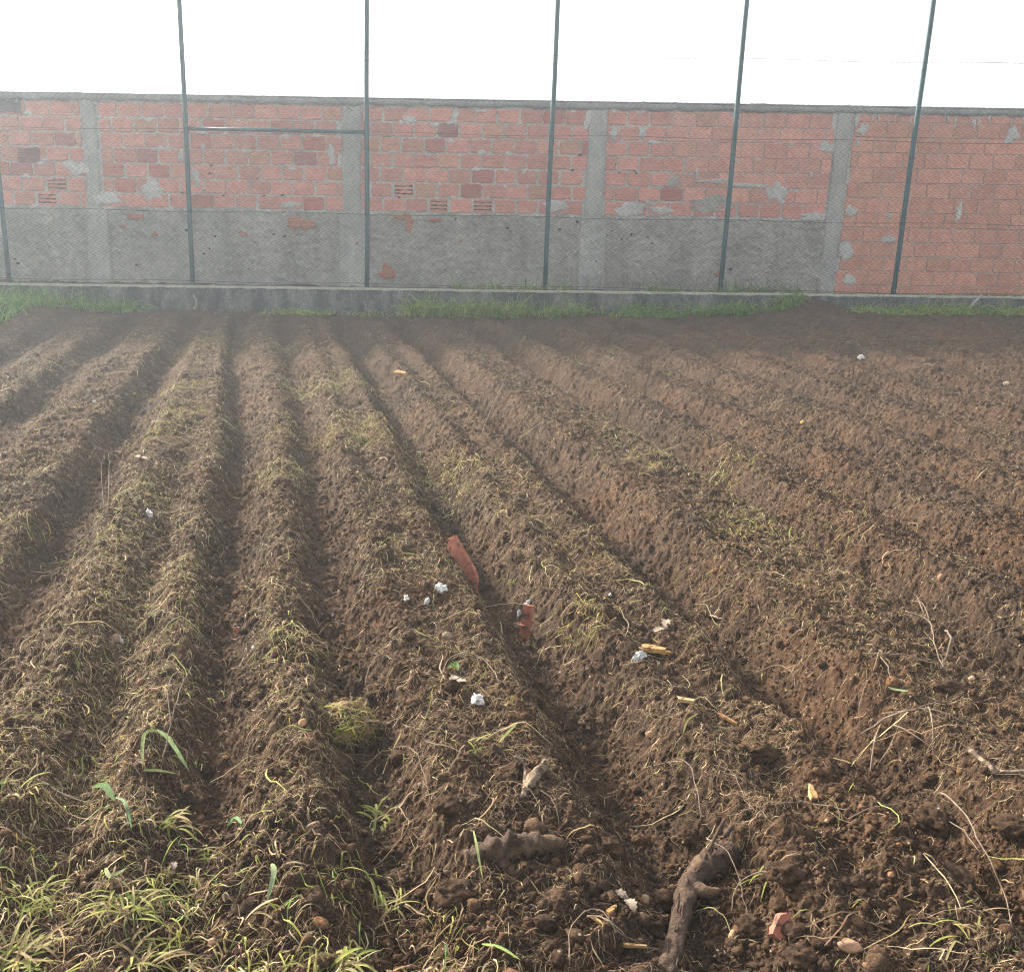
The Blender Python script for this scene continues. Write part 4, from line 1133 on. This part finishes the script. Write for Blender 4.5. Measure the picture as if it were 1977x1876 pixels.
blade([(305, 1443), (330, 1462), (367, 1497)], 13, (.27, .37, .17), 'straight half of the folded green blade pointing right', [.05, .05, .01])
blade([(278, 1494), (310, 1500), (345, 1502)], 10, PG, 'lower lying green blade under the folded one', [.01, .02, .012])
blade([(913, 1640), (920, 1670), (932, 1707)], 7, (.38, .45, .18), 'yellow green blade crossing the clay covered chunk', [.05, .04, .012])
blade([(930, 1832), (965, 1848), (1005, 1868)], 9, (.33, .46, .14), 'fresh green blade lying at the bottom centre', [.012, .02, .014])
blade([(996, 1410), (975, 1432), (962, 1447)], 8, (.38, .42, .16), 'short yellow green blade right of the loose tuft', [.02, .02, .02])
blade([(1345, 1390), (1325, 1410), (1318, 1425)], 5, (.42, .42, .14), 'thin yellow stalk on the right bed below the frayed chip', [.02, .03, .01])
blade([(525, 1690), (530, 1715), (515, 1752)], 16, (.26, .32, .17), 'ribbed pale green leaf blade at the bottom left', [.03, .04, .012])
blade([(205, 1690), (215, 1715), (245, 1690)], 14, (.22, .26, .12), 'broad withered leaf among the wilted grass', [.02, .03, .02])
blade([(1752, 1345), (1725, 1342), (1712, 1336)], 9, (.26, .32, .17), 'grey green leaf piece near the twisted twigs', [.02, .02, .02])
blade([(865, 1297), (880, 1288), (884, 1300)], 16, (.17, .26, .08), 'round dark green leaf above the curled dry leaf', [.01, .015, .01])
blade([(180, 1545), (205, 1552), (222, 1560)], 22, (.09, .16, .05), 'dark green broad leaf sticking out at the left', [.04, .05, .02])
blade([(225, 1560), (245, 1580), (255, 1610)], 9, (.16, .25, .14), 'bluish green blade bending beside the dark leaf', [.03, .04, .01])
blade([(440, 1608), (455, 1598), (470, 1605)], 12, (.16, .30, .12), 'small green leaf curl above the grass root mat', [.02, .03, .01])
# dry leaves
LG = 'dry brown leaves on the soil'
def dleaf(px, py, L, w, ang, label, seed, col=(1, 1, 1)):
    p = gp(px, py, .012); s = scale_at(p); mb = MB(); rr = random.Random(seed)
    for k in range(2):
        leaf(mb, p, ang + rr.uniform(-.5, .5) + k * 2.3, L * s, w * s, col, rr.uniform(.1, .6), rr.uniform(.5, 1.4), seed=seed, lobed=.35)
    o = mb.build('dry_leaf', M_leafd, smooth=True, org=p); tag(o, label, 'leaf', LG)
dleaf(1210, 1745, 34, 26, 2.9, 'withered brown leaf on a stalk left of the thick log', 1)
dleaf(870, 1327, 34, 20, -.8, 'curled grey leaf left of the round foil ball', 2, (1.1, 1.1, 1.1))
dleaf(1284, 1220, 46, 20, 1.6, 'torn grey bark like leaf above the yellow split wood', 3, (1.2, 1.15, 1.1))
dleaf(1385, 1200, 30, 12, .2, 'pale curled leaf in the right furrow', 4, (1.2, 1.1, 1))
dleaf(268, 890, 26, 16, -.5, 'pale leaf on the left bed among straw', 5, (1.2, 1.15, 1.1))
dleaf(335, 1690, 26, 18, 1.5, 'grey withered leaf between the tufts at bottom left', 6)

# twigs: each branching piece is one thing
TW = 'dry twigs and roots on the soil'
M_twig = mottled('twig_bark', (.12, .088, .064), (.25, .19, .14), 50, bs=.5, bd=.002)
def twig(label, chains, name='twig', mat=None, cat='twig', g=TW):
    mb = MB(); org = None
    for pts, dz, r0, r1 in chains:
        P = poly3(pts, dz); P = rooted_z(P, dz) ; P = smooth_pts(P, 4); org = org or P[0]; n = len(P)
        mb.tube([q + Vector((mnoise.noise(q * 30), mnoise.noise(q * 30 + Vector((5, 5, 5))), mnoise.noise(q * 40 + Vector((1, 8, 3))))) * .006 for q in P], [.62 * (r0 + (r1 - r0) * i / (n - 1)) for i in range(n)], 6, rough=.35, col=(.34, .32, .15))
    o = mb.build(name, mat or M_twig, smooth=True, org=org); tag(o, label, cat, g); return o
def rooted_z(P, dz): return P
twig('forked twig with a long arm reaching up on the right beds', [([(1745, 1195), (1790, 1225), (1800, 1262), (1822, 1300)], [.03, .05, .04, .01], .0045, .0025), ([(1790, 1225), (1775, 1195), (1755, 1175)], [.05, .06, .03], .003, .0015), ([(1700, 1140), (1760, 1165), (1780, 1210)], [.02, .05, .05], .002, .002)])
twig('thick crooked twig shaped like a hook beside the white pebble', [([(1822, 1242), (1832, 1260), (1826, 1278), (1815, 1297)], [.05, .05, .03, .01], .006, .004), ([(1832, 1258), (1850, 1272), (1872, 1282)], [.05, .02, .01], .003, .002)])
twig('long thin twig lying across the straw toward the twisted twigs', [([(1670, 1273), (1740, 1282), (1790, 1295), (1838, 1305)], [.02, .03, .03, .02], .0035, .002), ([(1700, 1278), (1712, 1300), (1716, 1312)], [.02, .02, .01], .003, .002)])
twig('branching root bundle sticking out over the dark furrow at right', [([(1660, 1430), (1720, 1410), (1790, 1405), (1860, 1412)], [.02, .05, .06, .03], .004, .003), ([(1785, 1400), (1795, 1440), (1800, 1475)], [.06, .06, .01], .004, .002), ([(1690, 1430), (1683, 1470), (1680, 1500)], [.03, .03, .0], .0045, .003), ([(1720, 1430), (1760, 1450), (1800, 1460)], [.05, .05, .02], .003, .002), ([(1700, 1395), (1760, 1400), (1800, 1385), (1830, 1375)], [.03, .05, .05, .03], .0025, .0018)])
twig('Y shaped little root above the branching root bundle', [([(1660, 1340), (1690, 1318), (1700, 1345)], [.02, .03, .01], .002, .0015), ([(1690, 1318), (1740, 1320)], [.03, .01], .002, .0015), ([(1652, 1350), (1645, 1362)], [.02, .0], .002, .0015)])
twig('long dry stem running down to the lower right corner', [([(1815, 1550), (1855, 1600), (1880, 1650), (1905, 1700), (1935, 1760), (1960, 1840)], [.03, .05, .05, .05, .04, .01], .004, .002), ([(1830, 1600), (1855, 1640), (1885, 1680)], [.02, .05, .05], .002, .002)], 'stem', None, 'stem')
twig('thick bare root entering from the right edge', [([(1895, 1480), (1930, 1500), (1980, 1502), (2040, 1500)], [.01, .02, .02, .03], .006, .009)], 'root', None, 'root')
twig('light curled root hook in the right furrow', [([(1455, 1305), (1500, 1300), (1525, 1315), (1538, 1342)], [.01, .03, .03, .01], .0028, .0016)], 'root', None, 'root')
twig('bent tan stem with an elbow on the right foreground bed', [([(1240, 1490), (1320, 1488), (1340, 1530), (1355, 1580)], [.012, .03, .03, .01], .0022, .0016)], 'stem', None, 'stem')
twig('thin pale root looping beside the upright wood chip', [([(1368 + 0, 1520), (1378, 1500), (1410, 1510), (1430, 1540), (1445, 1565), (1500, 1605)], [.0, .03, .03, .02, .02, .01], .0014, .001)], 'root', None, 'root')
twig('straw coloured stem lying below the upright wood chip', [([(1430, 1572), (1510, 1565), (1560, 1565), (1640, 1572)], [.01, .02, .02, .01], .002, .0016)], 'stem', None, 'stem')
twig('stem with a node at the right end, right of the lying one', [([(1640, 1588), (1690, 1570), (1745, 1560)], [.01, .02, .012], .002, .0025)], 'stem', None, 'stem')
twig('yellow stem arching over the two ridges above the foil ball', [([(850, 1310), (870, 1285), (900, 1278), (940, 1295), (965, 1325)], [.01, .03, .03, .03, .01], .0028, .0022)], 'stem', None, 'stem')
twig('thin curved root lying on the log right side', [([(1358, 1655), (1400, 1690), (1430, 1740), (1442, 1785)], [.05, .06, .03, .01], .0018, .0014), ([(1412, 1770), (1425, 1725), (1480, 1710), (1510, 1713)], [.01, .03, .04, .02], .0024, .0018)], 'root', None, 'root')
twig('pale green stalk curving out from the log foot', [([(1330, 1770), (1375, 1776), (1405, 1810), (1425, 1860)], [.01, .03, .03, .01], .002, .0014)], 'stem', M_straw, 'stem')
twig('tall grey root stems rising from the left ridge', [([(312, 1470), (330, 1430), (328, 1380), (350, 1350)], [.0, .05, .09, .10], .0028, .002), ([(330, 1430), (345, 1400), (372, 1320)], [.05, .08, .06], .002, .0015)], 'root', None, 'root')
twig('long bent yellow stem crossing in front of the grass clod', [([(700, 1490), (740, 1470), (790, 1468), (815, 1500), (830, 1560)], [.01, .03, .04, .03, .01], .0018, .0014)], 'stem', None, 'stem')
twig('upright pair of curved straws on the far left bed', [([(200, 985), (198, 950), (205, 925)], [.01, .10, .15], .002, .0014), ([(208, 990), (213, 950), (214, 925)], [.01, .1, .14], .002, .0014)], 'stem', None, 'stem')
twig('tall pale straw standing out of the middle bed', [([(925, 860), (940, 835), (970, 795)], [.01, .10, .22], .004, .003), ([(925, 860), (960, 855), (1000, 850)], [.01, .05, .02], .0035, .002)], 'stem', None, 'stem')
twig('double looped yellow stem beside the log foot', [([(1100, 1870), (1105, 1810), (1150, 1785), (1200, 1830), (1290, 1850)], [.01, .03, .04, .03, .01], .0022, .0016), ([(1135, 1785), (1180, 1810), (1215, 1835)], [.02, .04, .02], .0025, .002)], 'stem', None, 'stem')
twig('pale stick piece with grey tip above the green blade', [([(822, 1445), (865, 1460), (895, 1475), (905, 1465)], [.02, .03, .03, .02], .002, .0014)], 'stem', None, 'stem')
twig('short brown root stub with frayed ends at the right edge', [([(1870, 1462), (1905, 1490), (1925, 1500)], [.02, .02, .01], .011, .013), ([(1925, 1500), (1935, 1480), (1940, 1470)], [.01, .03, .04], .003, .001), ([(1925, 1500), (1945, 1498), (1960, 1490)], [.01, .02, .02], .003, .001)], 'root', M_root, 'root')
twig('diagonal thin stem lying on the beds at the far right', [([(1870, 1265), (1900, 1240), (1965, 1212)], [.01, .03, .02], .0022, .0016)], 'stem', None, 'stem')
twig('long leaning yellow stem on the right beds', [([(1500, 1170), (1560, 1150), (1620, 1115), (1655, 1100)], [.01, .03, .03, .02], .0026, .002)], 'stem', None, 'stem')

# the round grass clod with its roots
p = gp(668, 1415); s = scale_at(p)
cl = thing('grass_clod', 'round clod of earth wrapped in matted yellow green grass', 'clod', p)
import bmesh
bm = bmesh.new(); bmesh.ops.create_icosphere(bm, subdivisions=4, radius=1)
rx, ry, rz = 52 * s, 48 * s, 40 * s
for v in bm.verts:
    d = v.co.normalized(); q = d * (.93 + .14 * mnoise.noise(d * 2.2) + .06 * mnoise.noise(d * 7)); v.co = Vector((q.x * rx, q.y * ry, q.z * rz + rz * .35))
me = bpy.data.meshes.new('clod_body'); bm.to_mesh(me); bm.free(); me.polygons.foreach_set('use_smooth', [True] * len(me.polygons)); link('clod_body', me, M_clod, cl)
rr = np.random.default_rng(5); vs, cs, fs = [], [], []; b = 0
n = 850; K = 5
th = rr.uniform(0, 6.28, n); ph = np.arccos(rr.uniform(-.15, 1, n)); A = rr.uniform(0, 6.28, n)
d = np.stack([np.sin(ph) * np.cos(th), np.sin(ph) * np.sin(th), np.cos(ph)], -1)
e1 = np.cross(d, rr.normal(0, 1, (n, 3))); e1 /= np.linalg.norm(e1, axis=1, keepdims=True)
down = np.array([0, 0, -1.]) - d * (-d[:, 2:3]); e1 = e1 * .7 + down * .6; e1 /= np.linalg.norm(e1, axis=1, keepdims=True)
Lr = rr.uniform(.25, .95, n)
tt = np.linspace(0, 1, K + 1)
kk_ = rr.uniform(.5, 1, (n, 1)); rr2_ = rr.random((n, 1)) ** 4; side = np.cross(e1, d); Vv = np.empty((n, K + 1, 2, 3))
for k, t in enumerate(tt):
    q = d + e1 * (Lr * t)[:, None] + side * (rr.normal(0, .05, (n, 1)) * t); q /= np.linalg.norm(q, axis=1, keepdims=True)
    rad = 1.03 + rr.uniform(0, .05, (n, 1)) + .38 * np.sin(t * 3.14 * kk_) * rr2_; rad = np.maximum(rad, .97)
    q2 = q * rad * np.array([rx, ry, rz]) + np.array([0, 0, rz * .35]); w = rr.uniform(.0010, .0022, (n, 1)) * (1.1 - abs(t - .4))
    Vv[:, k, 0] = q2 - side * w; Vv[:, k, 1] = q2 + side * w
I = np.arange(n * (K + 1) * 2).reshape(n, K + 1, 2); Q = np.stack([I[:, :-1, 0], I[:, :-1, 1], I[:, 1:, 1], I[:, 1:, 0]], -1).reshape(-1, 4)
cc = np.repeat(pal(n, [YG, PALE, TAN, OCH, BRN], [2.4, 1, 3, 1.6, 3], rr), (K + 1) * 2, 0)
link('matted_grass', mesh_np('matted_grass', Vv.reshape(-1, 3), Q, cc), M_straw, cl)

n = 170; th = rr.uniform(0, 6.28, n); P3 = np.stack([p.x + np.cos(th) * rx * .85, p.y + np.sin(th) * ry * .85, hgt(p.x + np.cos(th) * rx * .85, p.y + np.sin(th) * ry * .85) + rr.uniform(.0, rz * .5, n)], -1)
v_, q_, c_ = strands(P3, th + rr.normal(0, .5, n), rr.uniform(.02, .065, n), rr.uniform(.0010, .0024, n), pal(n, [YG, TAN, BRN, ROOT], [2, 3, 3, 2], rr), K=5, curl=.5, rise=rr.uniform(-.1, .8, n), bend=rr.uniform(.8, 2.0, n), seed=8)
link('loose_roots', mesh_np('loose_roots', v_ - np.array(p[:]), q_, c_), M_straw, cl)

# bit of a bush looking over the wall at the far right
x, z = on_y(1972, 209, 16.2)[0], on_y(1972, 209, 16.2)[2]
bu = thing('bush', 'small tip of a bush just showing over the wall at the far right', 'bush', (x + .3, 16.2, 0))
mb = MB(); mb.tube([(0, 0, -.1), (.03, 0, 1.4), (-.02, 0, z - .2)], [.05, .04, .015], 8); mb.build('stem', M_bark, bu, True)
mb = MB(); rr = random.Random(8)
for k in range(900):
    v = Vector((rr.gauss(0, 1), rr.gauss(0, 1), rr.gauss(0, 1))).normalized() * rr.random() ** .4; q = Vector((v.x * .42, v.y * .45, z - .36 + v.z * .40))
    leaf(mb, q, rr.uniform(0, 6.28), .07, .03, (.05, .09, .03), rr.uniform(-.5, 1), .8, 3, k, 0)
mb.build('crown', M_grass, bu)

# ------------------------------------------------------------------ haze volume, added to stand in for lens glare
M_h = bpy.data.materials.new('haze'); M_h.use_nodes = True; nt = M_h.node_tree
for q in list(nt.nodes):
    if q.type == 'BSDF_PRINCIPLED': nt.nodes.remove(q)
out = [q for q in nt.nodes if q.type == 'OUTPUT_MATERIAL'][0]
pv = N(nt, 'ShaderNodeVolumePrincipled'); pv.inputs['Color'].default_value = (.78, .90, 1.0, 1); pv.inputs['Density'].default_value = .0052; pv.inputs['Anisotropy'].default_value = .45
nt.links.new(pv.outputs[0], out.inputs['Volume'])
mb = MB(); mb.box((-700, -700, -1.6), (700, 700, 6.2)); o = mb.build('haze', M_h); tag(o, 'thin bright haze added to stand in for lens glare', kind='stuff')
